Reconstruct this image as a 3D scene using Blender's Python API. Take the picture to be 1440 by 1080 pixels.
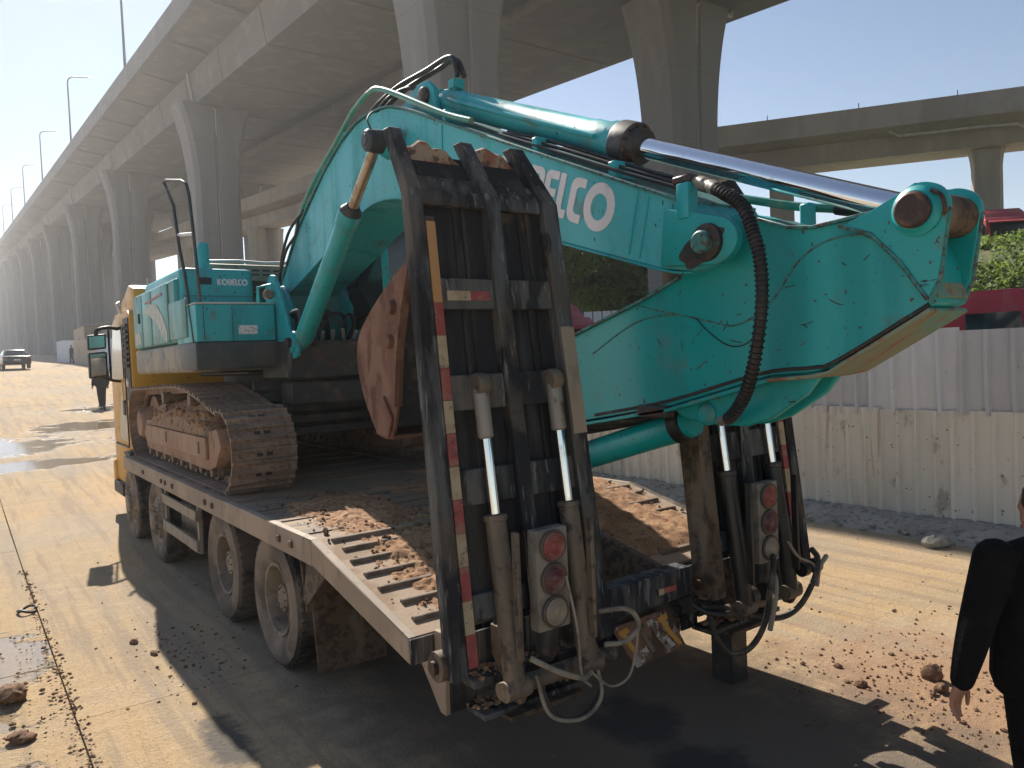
import bpy, bmesh, math, random
import numpy as np
from mathutils import Vector, Matrix
random.seed(7); rng = np.random.default_rng(7)
for o in list(bpy.data.objects): bpy.data.objects.remove(o)
sc = bpy.context.scene
COL = sc.collection

# ------------------------------------------------------------------ camera
CAM_F, CAM_YAW, CAM_PITCH, CAM_ROLL, CAM_H = 1080.756, .6265, .0353, .0426, 2.3623
def cam_axes():
    y, p, r = CAM_YAW, CAM_PITCH, CAM_ROLL
    fw = np.array([math.sin(y)*math.cos(p), math.cos(y)*math.cos(p), -math.sin(p)])
    rt = np.array([math.cos(y), -math.sin(y), 0.]); dn = np.cross(fw, rt)
    c, s = math.cos(r), math.sin(r)
    return c*rt+s*dn, -s*rt+c*dn, fw
rt_, dn_, fw_ = cam_axes()
cd = bpy.data.cameras.new('camera'); cam = bpy.data.objects.new('camera', cd); COL.objects.link(cam)
cd.sensor_width = 36; cd.lens = CAM_F/1440*36; cd.clip_start = .05; cd.clip_end = 4000
cam.matrix_world = Matrix(((rt_[0], -dn_[0], -fw_[0], 0), (rt_[1], -dn_[1], -fw_[1], 0), (rt_[2], -dn_[2], -fw_[2], CAM_H), (0, 0, 0, 1)))
sc.camera = cam

# ------------------------------------------------------------------ light
SUN_EL, SUN_AZ = math.radians(39.6), math.radians(9.5)      # azimuth from +Y towards +X
w = bpy.data.worlds.new('World'); sc.world = w; w.use_nodes = True
wt = w.node_tree; wt.nodes.clear()
sky = wt.nodes.new('ShaderNodeTexSky'); sky.sky_type = 'NISHITA'; sky.sun_disc = False
sky.sun_elevation = SUN_EL; sky.sun_rotation = SUN_AZ; sky.air_density = 1.0; sky.dust_density = .15; sky.ozone_density = 1.0
bg = wt.nodes.new('ShaderNodeBackground'); bg.inputs[1].default_value = .066
wo = wt.nodes.new('ShaderNodeOutputWorld'); wt.links.new(sky.outputs[0], bg.inputs[0]); wt.links.new(bg.outputs[0], wo.inputs[0])
sd = bpy.data.lights.new('sun', 'SUN'); sun = bpy.data.objects.new('sun', sd); COL.objects.link(sun)
sd.energy = 5.0; sd.angle = math.radians(.53); sd.color = (1, .93, .82)
sdir = Vector((math.sin(SUN_AZ)*math.cos(SUN_EL), math.cos(SUN_AZ)*math.cos(SUN_EL), math.sin(SUN_EL)))
sun.rotation_euler = sdir.to_track_quat('Z', 'Y').to_euler(); sun.location = sdir*200
vs = sc.view_settings; vs.view_transform = 'Standard'; vs.look = 'None'; vs.exposure = .74; vs.gamma = 1
sc.cycles.use_denoising = True
sc.cycles.max_bounces = 8; sc.cycles.diffuse_bounces = 4; sc.cycles.glossy_bounces = 3; sc.cycles.volume_bounces = 1

# ------------------------------------------------------------------ materials
class NT:
    def __init__(s, name):
        s.m = bpy.data.materials.new(name); s.m.use_nodes = True; s.t = s.m.node_tree; s.t.nodes.clear()
        s.out = s.n('OutputMaterial'); s.b = s.n('BsdfPrincipled'); s.l(s.b.outputs[0], s.out.inputs[0])
        s.tc = s.n('TexCoord')
    def n(s, k): return s.t.nodes.new('ShaderNode'+k)
    def l(s, a, b): s.t.links.new(a, b)
    def noise(s, scale, detail=4, rough=.55, stretch=(1, 1, 1), dist=0, off=(0, 0, 0), rot=(0, 0, 0)):
        mp = s.n('Mapping'); mp.inputs['Scale'].default_value = stretch; mp.inputs['Location'].default_value = off; mp.inputs['Rotation'].default_value = rot
        s.l(s.tc.outputs['Object'], mp.inputs[0])
        t = s.n('TexNoise'); t.inputs['Scale'].default_value = scale; t.inputs['Detail'].default_value = detail
        t.inputs['Roughness'].default_value = rough; t.inputs['Distortion'].default_value = dist
        s.l(mp.outputs[0], t.inputs['Vector']); return t.outputs['Fac']
    def ramp(s, x, lo, hi, amt=1., inv=False):
        r = s.n('MapRange'); r.clamp = True; s.l(x, r.inputs['Value'])
        r.inputs['From Min'].default_value = lo; r.inputs['From Max'].default_value = hi
        r.inputs['To Min'].default_value = amt if inv else 0; r.inputs['To Max'].default_value = 0 if inv else amt
        r.interpolation_type = 'SMOOTHSTEP'
        return r.outputs[0]
    def math(s, op, a, b=None):
        r = s.n('Math'); r.operation = op
        for i, x in enumerate((a, b)):
            if x is None: continue
            if isinstance(x, (int, float)): r.inputs[i].default_value = x
            else: s.l(x, r.inputs[i])
        return r.outputs[0]
    def mix(s, f, a, b):
        r = s.n('Mix'); r.data_type = 'RGBA'
        for i, x in ((0, f), (6, a), (7, b)):
            if isinstance(x, (int, float)): r.inputs[i].default_value = x
            elif isinstance(x, tuple): r.inputs[i].default_value = (*x[:3], 1)
            else: s.l(x, r.inputs[i])
        return r.outputs[2]
    def ell(s, c, r, nz=None, k=.5):
        mp = s.n('VectorMath'); mp.operation = 'SUBTRACT'; s.l(s.tc.outputs['Object'], mp.inputs[0]); mp.inputs[1].default_value = c
        m2 = s.n('VectorMath'); m2.operation = 'DIVIDE'; s.l(mp.outputs[0], m2.inputs[0]); m2.inputs[1].default_value = r
        ln = s.n('VectorMath'); ln.operation = 'LENGTH'; s.l(m2.outputs[0], ln.inputs[0])
        v = ln.outputs['Value']
        if nz is not None: v = s.math('ADD', v, s.math('MULTIPLY', s.math('SUBTRACT', nz, .5), k*2))
        return v
    def bump(s, h, strength=.3, dist=.01):
        b = s.n('Bump'); b.inputs['Strength'].default_value = strength; b.inputs['Distance'].default_value = dist
        s.l(h, b.inputs['Height']); s.l(b.outputs[0], s.b.inputs['Normal'])
    def fin(s, col, rough=.6, metal=0., spec=None):
        if isinstance(col, tuple): s.b.inputs['Base Color'].default_value = (*col, 1)
        else: s.l(col, s.b.inputs['Base Color'])
        for nm, x in (('Roughness', rough), ('Metallic', metal)):
            if isinstance(x, (int, float)): s.b.inputs[nm].default_value = x
            else: s.l(x, s.b.inputs[nm])
        if spec is not None: s.b.inputs['Specular IOR Level'].default_value = spec
        return s.m
def mat(name, base, rough=.6, metal=0., layers=(), bump=None, spec=None, vary=0.):
    """layers: (colour, scale, lo, hi, amount, stretch[, detail])"""
    s = NT(name); col = base
    rr = rough
    for i, L in enumerate(layers):
        c, scale, lo, hi, amt, st = L[:6]; det = L[6] if len(L) > 6 else 5
        nz = s.noise(scale, det, .6, st, off=(i*3.1, i*1.7, i*5.3))
        f = s.ramp(nz, .5+(lo-.5)*.66, .5+(hi-.5)*.66, amt); col = s.mix(f, col, c)
        if metal > .5 or rough < .45:
            rr = s.math('ADD', rr, s.math('MULTIPLY', f, .35)) if not isinstance(rr, (int, float)) else s.math('ADD', s.math('MULTIPLY', f, .35), rr)
    if vary:
        oi = s.n('ObjectInfo'); hs = s.n('HueSaturation'); s.l(s.ramp(oi.outputs['Random'], 0, 1, 2*vary), hs.inputs['Value'])
        ad = s.math('ADD', hs.inputs['Value'].links[0].from_socket, 1-vary); s.l(ad, hs.inputs['Value'])
        if isinstance(col, tuple): hs.inputs['Color'].default_value = (*col, 1)
        else: s.l(col, hs.inputs['Color'])
        col = hs.outputs[0]
    if bump:
        s.bump(s.noise(bump[0], 6, .65), bump[1], bump[2])
    return s.fin(col, rr, metal, spec)
U = (1, 1, 1); VST = (1, 1, .12)
M = {}
TEAL = (.014, .355, .40)
M['teal'] = mat('teal_paint', TEAL, .34, 0, [((.05, .43, .47), 1.3, .4, .75, .5, U), ((.16, .13, .09), 5, .56, .80, .6, U, 8), ((.01, .22, .24), 3.5, .52, .74, .5, (1, 1, .12), 6), ((.03, .02, .015), 34, .74, .78, .9, (1, 1, .5), 3)], (60, .05, .004))
M['teal_arm'] = mat('scratched_teal_paint', (.004, .315, .325), .28, 0, [((.015, .37, .385), .9, .4, .7, .6, U), ((.16, .13, .09), 4, .62, .82, .5, U, 8), ((.003, .22, .23), 2.6, .5, .74, .55, (1, 1, .14), 6), ((.03, .015, .012), 9, .79, .81, .95, (1, .35, 2.2), 6), ((.10, .02, .015), 30, .76, .79, .9, U, 3)], (50, .06, .004))
M['teal_panel'] = mat('dusty_teal_panel', (.025, .27, .28), .4, 0, [((.22, .24, .21), 2.2, .42, .75, .6, (1, 1, .4)), ((.2, .06, .04), 5, .66, .72, .7, (1, 1, .3))], (40, .05, .004))
M['teal_boom'] = mat('glare_paled_teal_paint', (.05, .43, .485), .36, 0, [((.09, .48, .53), 1.1, .4, .75, .6, U), ((.18, .17, .13), 5, .58, .80, .6, U, 8), ((.02, .30, .33), 3, .5, .72, .5, (1, 1, .1), 6), ((.03, .02, .015), 34, .76, .80, .9, (1, 1, .5), 3)], (60, .05, .004))  # paler teal for the boom, veiling glare painted into the colour
M['green_pipe'] = mat('green_pipe_paint', (.03, .25, .20), .4, 0, [((.3, .28, .2), 12, .5, .75, .6, U)])
M['worn_edge'] = mat('worn_weld_edge', (.035, .20, .195), .55, 0, [((.07, .035, .025), 30, .5, .62, .9, U), ((.33, .3, .24), 45, .6, .7, .4, U)], (60, .3, .006))
M['bottom_plate'] = mat('worn_bottom_plate', (.20, .235, .16), .6, 0, [((.08, .28, .24), 5, .5, .62, .7, (1, .4, 1)), ((.25, .08, .04), 9, .55, .66, .9, (2, .5, 1))], (40, .2, .005))
M['grime'] = mat('black_grease_edge', (.025, .025, .024), .6, 0, [((.07, .032, .022), 18, .5, .66, .9, U), ((.02, .2, .2), 12, .66, .74, .9, U)], (60, .3, .006))
M['decal'] = mat('white_lettering', (.74, .72, .74), .5, 0, [((.4, .45, .45), 9, .6, .75, .4, U)])
M['decal_pale'] = mat('faded_pale_decal', (.46, .47, .42), .55, 0, [((.2, .3, .28), 9, .5, .7, .6, U)])
M['grey_skirt'] = mat('dusty_grey_skirt', (.20, .19, .16), .6, 0, [((.34, .28, .2), 3, .4, .7, .8, U), ((.05, .05, .05), 8, .62, .72, .6, U)], (30, .1, .005))
M['dark_skirt'] = mat('dark_skirt_steel', (.045, .055, .058), .55, 0, [((.12, .1, .08), 4, .45, .75, .6, U)], (30, .1, .005))
M['black'] = mat('black_rubber', (.012, .012, .013), .5, 0, [((.10, .085, .065), 6, .5, .8, .5, U)])
M['dark_steel'] = mat('dark_machine_steel', (.03, .032, .034), .5, 0, [((.12, .095, .07), 5, .5, .75, .7, U), ((.10, .04, .02), 11, .6, .72, .7, U)], (25, .2, .006))
M['pinsteel'] = mat('rusty_pin_steel', (.055, .035, .03), .5, .4, [((.20, .10, .06), 14, .45, .7, .8, U)], (40, .3, .005))
M['chrome'] = mat('chrome_rod', (.82, .83, .86), .09, 1., [((.55, .5, .45), 7, .66, .8, .35, (1, 1, 1))])
M['brass'] = mat('dusty_piston_rod', (.42, .36, .29), .3, .8, [((.3, .22, .15), 8, .45, .7, .8, U)])
M['rust'] = mat('bucket_rust', (.17, .08, .05), .85, 0, [((.26, .145, .095), 3, .4, .65, .8, U), ((.10, .04, .025), 7, .55, .7, .8, (1, 1, .5))], (18, .4, .01))
M['track_steel'] = mat('dusty_track_steel', (.23, .16, .12), .7, .1, [((.34, .235, .165), 5, .4, .7, .9, (1, 1, 1)), ((.09, .07, .06), 20, .56, .7, .6, U)], (40, .5, .01), vary=.2)
M['track_frame'] = mat('clay_coated_frame', (.33, .20, .135), .85, 0, [((.42, .28, .19), 3, .4, .7, .8, (1, 1, .3)), ((.14, .08, .055), 8, .58, .72, .7, (1, 1, .4))], (30, .4, .01))
M['cleat'] = mat('muddy_cleat_steel', (.24, .175, .125), .8, 0, [((.13, .09, .065), 9, .45, .65, .8, U), ((.36, .26, .18), 5, .55, .7, .7, U)], (40, .3, .006))
M['mud'] = mat('dry_clay', (.30, .18, .11), .95, 0, [((.42, .28, .17), 9, .4, .65, .8, U, 8), ((.13, .07, .045), 14, .55, .7, .9, U, 8)], (60, .9, .012))
M['soil'] = mat('loose_orange_soil', (.34, .18, .09), .95, 0, [((.46, .28, .155), 6, .4, .65, .8, U, 8), ((.22, .11, .06), 17, .53, .68, .85, U, 8)], (90, .9, .01))
M['clod'] = mat('soil_clod', (.145, .075, .042), .95, 0, [((.30, .18, .11), 20, .4, .7, .8, U)], (60, .8, .01))
M['stone'] = mat('pale_stone', (.36, .33, .27), .9, 0, [((.22, .2, .16), 9, .45, .7, .8, U)], (40, .7, .01))
M['beam'] = mat('dusty_beige_frame_paint', (.27, .205, .15), .7, 0, [((.37, .285, .21), 2.2, .4, .7, .8, U), ((.16, .12, .09), 9, .6, .75, .6, (1, 1, .3))], (30, .15, .005))
M['deck'] = mat('muddy_steel_deck', (.20, .155, .115), .8, 0, [((.28, .185, .115), 1.6, .42, .62, .9, (1, .7, 1), 8), ((.06, .05, .045), 4, .55, .7, .7, (.5, 2, 1))], (30, .5, .01))
M['taildeck'] = mat('sand_covered_tail_steel', (.36, .26, .18), .85, 0, [((.24, .15, .09), 3, .5, .68, .8, U, 8)], (40, .4, .008))
M['ramp'] = mat('scuffed_dark_ramp_steel', (.026, .028, .032), .85, 0, [((.125, .125, .122), 6, .40, .66, .85, (1, 1, .15), 9), ((.125, .092, .065), 3, .6, .78, .7, (1, 1, .5)), ((.24, .24, .24), 30, .62, .70, .55, (1, 1, .10), 7), ((.015, .015, .017), 4, .58, .66, .8, (1, 1, .4), 8), ((.16, .13, .10), 2, .55, .75, .45, U, 8)], (35, .4, .008), .2)
M['ramp_plate'] = mat('dark_ramp_plate', (.016, .017, .02), .85, 0, [((.075, .068, .058), 8, .48, .75, .7, (1, 1, .07), 9), ((.11, .075, .045), 3.4, .66, .8, .8, (1, 1, .6), 8)], (30, .25, .006))
M['ramp_dusty'] = mat('sandy_rail_strip', (.36, .285, .215), .75, 0, [((.2, .17, .14), 7, .5, .7, .6, U)], (40, .2, .004))
M['ramp_rust'] = mat('brown_rusted_rail', (.115, .078, .05), .7, .1, [((.045, .03, .022), 14, .48, .6, .9, U, 6), ((.22, .165, .12), 5, .55, .7, .6, (1, 1, .3))], (30, .3, .006))
M['torn'] = mat('torn_rusty_lip', (.36, .27, .2), .8, 0, [((.30, .11, .07), 9, .42, .6, .9, U, 8), ((.10, .06, .05), 15, .55, .66, .9, U, 8)], (30, .7, .02))
M['tape_red'] = mat('red_reflector', (.30, .055, .055), .5, 0, [((.30, .19, .14), 9, .42, .7, .6, U, 7), ((.08, .05, .04), 25, .6, .7, .6, U)])
M['tape_pale'] = mat('pale_dusty_reflector', (.42, .335, .215), .55, 0, [((.30, .22, .14), 9, .42, .7, .7, U, 7), ((.10, .08, .06), 25, .6, .7, .6, U)])
M['tape_orange'] = mat('orange_rust_reflector', (.46, .25, .10), .6, 0, [((.35, .22, .13), 12, .5, .75, .6, U)])
M['cyl_dirty'] = mat('dirty_cylinder_barrel', (.14, .115, .09), .6, .2, [((.24, .185, .135), 6, .4, .7, .8, (1, 1, .2)), ((.05, .04, .035), 12, .55, .7, .8, U)], (30, .3, .006))
M['cyl_black'] = mat('black_cylinder_barrel', (.022, .022, .023), .35, .1, [((.12, .1, .08), 6, .5, .75, .6, (1, 1, .2))], (30, .15, .004))
M['sleeve'] = mat('grey_cylinder_sleeve', (.30, .27, .23), .5, .2, [((.14, .07, .035), 6, .56, .66, .9, (1, 1, .5))])
M['lamp_box'] = mat('dusty_lamp_housing', (.26, .23, .19), .7, 0, [((.14, .12, .1), 8, .5, .7, .7, U)])
M['lens_red'] = mat('dusty_red_lens', (.27, .06, .05), .45, 0, [((.30, .19, .15), 14, .4, .7, .6, U)])
M['lens_dark'] = mat('dusty_dark_red_lens', (.12, .04, .045), .35, 0, [((.3, .2, .17), 8, .45, .7, .5, U)])
M['lens_clear'] = mat('dusty_clear_lens', (.30, .25, .185), .35, 0, [((.25, .2, .15), 8, .5, .7, .5, U)])
M['lens_rim'] = mat('lens_rim_plastic', (.10, .075, .06), .6)
M['plate_sign'] = mat('worn_sign_white', (.20, .10, .055), .7, 0, [((.05, .028, .018), 5, .48, .58, .9, (1, 1, .3), 6), ((.40, .37, .33), 8, .6, .66, .8, (1, 1, .35), 6)], (40, .4, .005))
M['sign_yellow'] = mat('worn_sign_yellow', (.50, .25, .04), .6, 0, [((.10, .05, .02), 10, .5, .62, .9, (1, 1, .4), 6)])
M['sign_grey'] = mat('worn_sign_grey_glyph', (.42, .38, .34), .6, 0, [((.08, .05, .03), 14, .5, .62, .9, U, 6)])
M['tyre'] = mat('dusty_tyre', (.016, .0155, .015), .75, 0, [((.15, .118, .09), 2.2, .35, .62, .85, U, 6)], (40, .3, .006))
M['tyre_side'] = mat('mud_dusted_sidewall', (.10, .08, .064), .85, 0, [((.26, .2, .15), 2.4, .35, .65, .85, U, 6)], (40, .3, .006))
M['rim'] = mat('dusty_wheel_rim', (.20, .155, .118), .65, .1, [((.32, .25, .185), 4, .4, .65, .8, U), ((.08, .06, .05), 9, .55, .7, .7, U)], (30, .2, .004))
M['guard'] = mat('dusty_side_guard', (.30, .25, .19), .7, 0, [((.18, .14, .11), 5, .5, .7, .7, U)])
M['yellow'] = mat('faded_yellow_cab_paint', (.62, .30, .02), .4, 0, [((.58, .36, .1), 2, .45, .7, .6, U), ((.2, .13, .06), 8, .63, .74, .5, U)])
M['cab_pale'] = mat('pale_cab_decal', (.62, .52, .36), .5, 0, [((.45, .34, .2), 6, .5, .7, .6, U)])
M['louvre'] = mat('black_plastic_louvre', (.018, .018, .02), .55, 0, [((.08, .07, .06), 6, .5, .75, .5, U)])
M['glass'] = mat('dark_tinted_glass', (.02, .03, .035), .06, 0, [((.12, .11, .09), 5, .55, .75, .3, U)], spec=.8)
M['mirror_glass'] = mat('mirror_glass', (.75, .77, .78), .05, 1.)
M['amber'] = mat('amber_lens', (.6, .2, .02), .35)
M['white_plastic'] = mat('white_sticker', (.70, .68, .64), .5, 0, [((.2, .2, .25), 60, .6, .66, .8, U)])
M['concrete'] = mat('viaduct_concrete', (.225, .23, .235), .9, 0, [((.18, .185, .19), .22, .42, .65, .6, (1, .25, 1), 6), ((.30, .30, .295), 1.1, .5, .72, .4, U), ((.19, .19, .19), .8, .66, .8, .4, (1, 1, .1), 6)], (8, .1, .01))
M['concrete_pier'] = mat('pier_concrete', (.25, .255, .26), .9, 0, [((.205, .21, .215), .5, .42, .7, .6, (1, 1, .15), 6), ((.32, .32, .315), 1.6, .55, .72, .4, (1, 1, .2))], (10, .1, .01))
M['concrete2'] = mat('old_viaduct_concrete', (.37, .345, .305), .9, 0, [((.29, .27, .24), .3, .42, .66, .8, (1, 1, .3), 6), ((.33, .29, .24), .9, .55, .72, .5, U)], (8, .15, .01))
M['joint'] = mat('concrete_joint_line', (.18, .178, .17), .9)
M['drain'] = mat('pale_drain_pipe', (.46, .45, .43), .5, 0, [((.3, .29, .27), 2, .5, .7, .6, U)])
M['lamp_grey'] = mat('galvanised_lamp_pole', (.22, .23, .25), .45, .5)
M['fence_cream'] = mat('cream_fence_sheet', (.74, .70, .61), .5, 0, [((.66, .61, .51), 1.6, .4, .7, .7, (1, 1, .3)), ((.26, .2, .145), 4, .66, .80, .55, (1, 1, .6), 8), ((.07, .05, .04), 15, .77, .80, .9, U, 3), ((.30, .17, .10), 7, .64, .78, .5, (1, 1, .07), 6)], (6, .15, .03), vary=.14)
M['fence_grey'] = mat('grey_fence_sheet', (.60, .60, .605), .42, 0, [((.50, .50, .505), 1.4, .4, .7, .7, (1, 1, .3)), ((.2, .15, .12), 6, .76, .84, .8, U, 8)], (6, .15, .03), vary=.18)
M['fence_blue'] = mat('blue_site_fence', (.19, .29, .44), .5, 0, [((.34, .38, .42), .8, .45, .7, .6, (1, 1, .3))])
M['fence_tan'] = mat('tan_site_fence', (.36, .30, .23), .7, 0, [((.28, .25, .2), .8, .45, .7, .6, U)])
M['shed'] = mat('grey_site_shed', (.36, .37, .38), .6, 0, [((.22, .22, .22), 1, .5, .7, .6, U)])
M['shed_dark'] = mat('dark_site_shed', (.09, .085, .08), .7)
M['red'] = mat('red_truck_paint', (.40, .018, .035), .35, 0, [((.42, .12, .12), 2, .5, .75, .5, U)])
M['red_faded'] = mat('faded_red_truck_paint', (.44, .06, .07), .4, 0, [((.48, .22, .2), 2, .45, .75, .5, U)])
M['plastic_black'] = mat('black_truck_plastic', (.014, .014, .016), .45, 0, [((.1, .09, .08), 5, .55, .75, .4, U)])
M['silver'] = mat('silver_trim', (.5, .5, .5), .35, .6)
M['car_paint'] = mat('dark_grey_car_paint', (.075, .078, .085), .25, .3)
M['leaf'] = mat('tree_leaf', (.085, .15, .035), .55, 0, [((.14, .2, .05), 1.1, .4, .65, .9, U), ((.025, .055, .015), 2.3, .5, .7, .8, U)])
M['leaf2'] = mat('shrub_leaf', (.10, .17, .04), .55, 0, [((.19, .25, .07), .9, .4, .65, .9, U), ((.04, .085, .02), 2, .5, .7, .8, U)])
def translucent(m, col, f=.45):
    t = m.node_tree; b = [n for n in t.nodes if n.type == 'BSDF_PRINCIPLED'][0]; o = [n for n in t.nodes if n.type == 'OUTPUT_MATERIAL'][0]
    tr = t.nodes.new('ShaderNodeBsdfTranslucent'); tr.inputs[0].default_value = (*col, 1); mx = t.nodes.new('ShaderNodeMixShader'); mx.inputs[0].default_value = f
    t.links.new(b.outputs[0], mx.inputs[1]); t.links.new(tr.outputs[0], mx.inputs[2]); t.links.new(mx.outputs[0], o.inputs[0])
translucent(M['leaf'], (.16, .24, .045)); translucent(M['leaf2'], (.26, .36, .07))
M['bark'] = mat('tree_bark', (.11, .08, .055), .9, 0, [((.06, .045, .03), 6, .45, .7, .8, (1, 1, .2))], (20, .5, .02))
M['grass'] = mat('weedy_embankment', (.10, .13, .05), .95, 0, [((.20, .17, .10), .5, .5, .7, .8, U), ((.05, .08, .025), 1.3, .45, .7, .8, U)], (3, .6, .1))
M['brick'] = mat('brown_masonry', (.30, .16, .085), .85)
M['cloth'] = mat('black_cloth', (.005, .005, .0055), .9, 0, [((.010, .010, .011), 12, .45, .7, .6, U)], (14, .9, .03), .2)
M['cloth_navy'] = mat('dark_navy_cloth', (.012, .014, .02), .85)
M['skin'] = mat('skin', (.40, .20, .125), .5, 0, [((.42, .21, .14), 25, .45, .65, .6, U)], (160, .15, .002))
M['hair'] = mat('black_hair', (.010, .008, .007), .55, 0, (), (220, .6, .004))
M['cable'] = mat('pale_cable', (.30, .26, .2), .6, 0, [((.12, .1, .08), 9, .5, .7, .7, U)])
M['hose'] = mat('dusty_black_hose', (.03, .027, .024), .55, 0, [((.15, .12, .09), 9, .5, .7, .6, U)])
M['brass_fit'] = mat('zinc_fitting', (.42, .38, .33), .4, .6, [((.2, .17, .14), 20, .5, .7, .6, U)])

def add_lines(name, axis, period, width, col, amt):
    m = M[name]; t = m.node_tree; b = [n for n in t.nodes if n.type == 'BSDF_PRINCIPLED'][0]; src = b.inputs['Base Color'].links[0].from_socket
    tc = t.nodes.new('ShaderNodeTexCoord'); sp = t.nodes.new('ShaderNodeSeparateXYZ'); t.links.new(tc.outputs['Object'], sp.inputs[0])
    a = t.nodes.new('ShaderNodeMath'); a.operation = 'DIVIDE'; t.links.new(sp.outputs[axis], a.inputs[0]); a.inputs[1].default_value = period
    f = t.nodes.new('ShaderNodeMath'); f.operation = 'FRACT'; t.links.new(a.outputs[0], f.inputs[0])
    c = t.nodes.new('ShaderNodeMath'); c.operation = 'LESS_THAN'; t.links.new(f.outputs[0], c.inputs[0]); c.inputs[1].default_value = width/period
    k = t.nodes.new('ShaderNodeMath'); k.operation = 'MULTIPLY'; t.links.new(c.outputs[0], k.inputs[0]); k.inputs[1].default_value = amt
    mx = t.nodes.new('ShaderNodeMix'); mx.data_type = 'RGBA'; t.links.new(k.outputs[0], mx.inputs[0]); t.links.new(src, mx.inputs[6]); mx.inputs[7].default_value = (*col, 1); t.links.new(mx.outputs[2], b.inputs['Base Color'])
add_lines('concrete_pier', 2, 2.4, .025, (.17, .17, .17), .6); add_lines('concrete', 0, .9, .018, (.20, .20, .20), .45)
# ground materials
def ground_mat(name, verge=False):
    s = NT(name)
    n6 = s.noise(5.5, 6, .65, (1, .05, 1), off=(1, 7, 0)); n7 = s.noise(60, 3, .6, off=(5, 5, 5)); n8 = s.noise(.28, 5, .6, off=(9, 3, 0))
    n1 = s.noise(.55, 6, .6, (1, .35, 1)); n2 = s.noise(3.2, 8, .65); n3 = s.noise(28, 6, .7); n4 = s.noise(1.6, 5, .6, (1, .06, 1), off=(4, 2, 0)); n5 = s.noise(150, 2, .5)
    col = s.mix(s.ramp(n1, .33, .62), (.40, .305, .20), (.50, .335, .165))
    col = s.mix(s.ramp(n2, .42, .68, .5), col, (.55, .40, .235))
    col = s.mix(s.ramp(n4, .50, .60, .55), col, (.33, .27, .20))
    col = s.mix(s.ramp(n3, .52, .64, .45), col, (.30, .235, .165))
    col = s.mix(s.ramp(n5, .58, .68, .6), col, (.20, .14, .09))
    col = s.mix(s.ramp(n6, .49, .60, .55), col, (.27, .20, .135))
    col = s.mix(s.ramp(n8, .50, .60, .3), col, (.38, .335, .28))
    col = s.mix(s.ramp(s.noise(11, 6, .7, off=(3, 8, 1)), .52, .66, .45), col, (.33, .245, .165))
    col = s.mix(s.ramp(n7, .58, .66, .5), col, (.17, .12, .08))
    red = s.ramp(s.ell((5.3, 2.3, 0), (1.5, 1.7, 5), n2, .9), .25, 1.1, .8, True)
    col = s.mix(red, col, (.36, .205, .115))
    gr = s.ramp(s.ell((3.3, 3.4, 0), (1.9, 4.2, 5), n2, .6), .45, 1.1, .9, True)       # shade painted into the ground colour under and behind the truck
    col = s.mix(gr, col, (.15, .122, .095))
    wets = [((3.42, 3.5, 0), (.34, .42, 2)), ((3.25, 2.85, 0), (.4, .3, 2)), ((1.9, 3.6, 0), (.3, .2, 2)), ((1.28, 5.0, 0), (.16, .55, 2)), ((2.3, 3.35, 0), (.12, .1, 2))]
    far = [((-.2, 24, 1), (3.2, 2.2, 9)), ((3.6, 27.5, 1), (2.2, 1.6, 9)), ((-3, 29.5, 1), (3.5, 1.3, 9)), ((1.2, 20.5, 1), (2.4, .8, 9)), ((6.5, 33, 1), (4, 1.5, 9))]
    if verge:
        wets = []; far = [((.22, 7.75, 0), (.34, .85, 2)), ((-.2, 6.3, 0), (.5, .5, 2)), ((.0, 5.4, 0), (.35, .3, 2))] + far
    wet = None
    for c, r in wets:
        e = s.ramp(s.ell(c, r, n2, .9), .5, 1.1, 1, True); wet = e if wet is None else s.math('MAXIMUM', wet, e)
    wt2 = None
    for c, r in far:
        e = s.ramp(s.ell(c, r, s.noise(2.5 if verge else 1.2, 7, .65, (1, 1.6, 1)), 1.1), .8, .95, 1, True); wt2 = e if wt2 is None else s.math('MAXIMUM', wt2, e)
    rough = .92
    if wet is not None:
        col = s.mix(s.math('MULTIPLY', wet, .85), col, (.035, .033, .034)); rough = s.math('SUBTRACT', .92, s.math('MULTIPLY', wet, .1))
    col = s.mix(s.math('MULTIPLY', wt2, .55), col, (.15, .125, .095))
    rough = s.math('SUBTRACT', rough, s.math('MULTIPLY', wt2, .85))
    h = s.math('ADD', s.math('ADD', s.math('MULTIPLY', n3, .5), s.math('MULTIPLY', n2, .8)), s.math('MULTIPLY', n5, .35))
    dry = s.math('SUBTRACT', 1.0, wt2)
    s.bump(s.math('MULTIPLY', h, dry), .9, .03)
    return s.fin(col, rough)
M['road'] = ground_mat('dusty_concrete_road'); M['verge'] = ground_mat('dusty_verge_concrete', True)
M['dirt'] = mat('site_dirt', (.42, .34, .245), .95, 0, [((.52, .43, .31), .3, .4, .65, .7, U), ((.29, .225, .16), 1.4, .5, .7, .7, U)], (20, .5, .02))
M['bank'] = mat('grey_rubble_bank', (.30, .27, .225), .95, 0, [((.40, .365, .31), 2.5, .4, .65, .8, U, 8), ((.17, .15, .125), 9, .55, .7, .8, U, 8)], (35, .9, .02))

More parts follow.
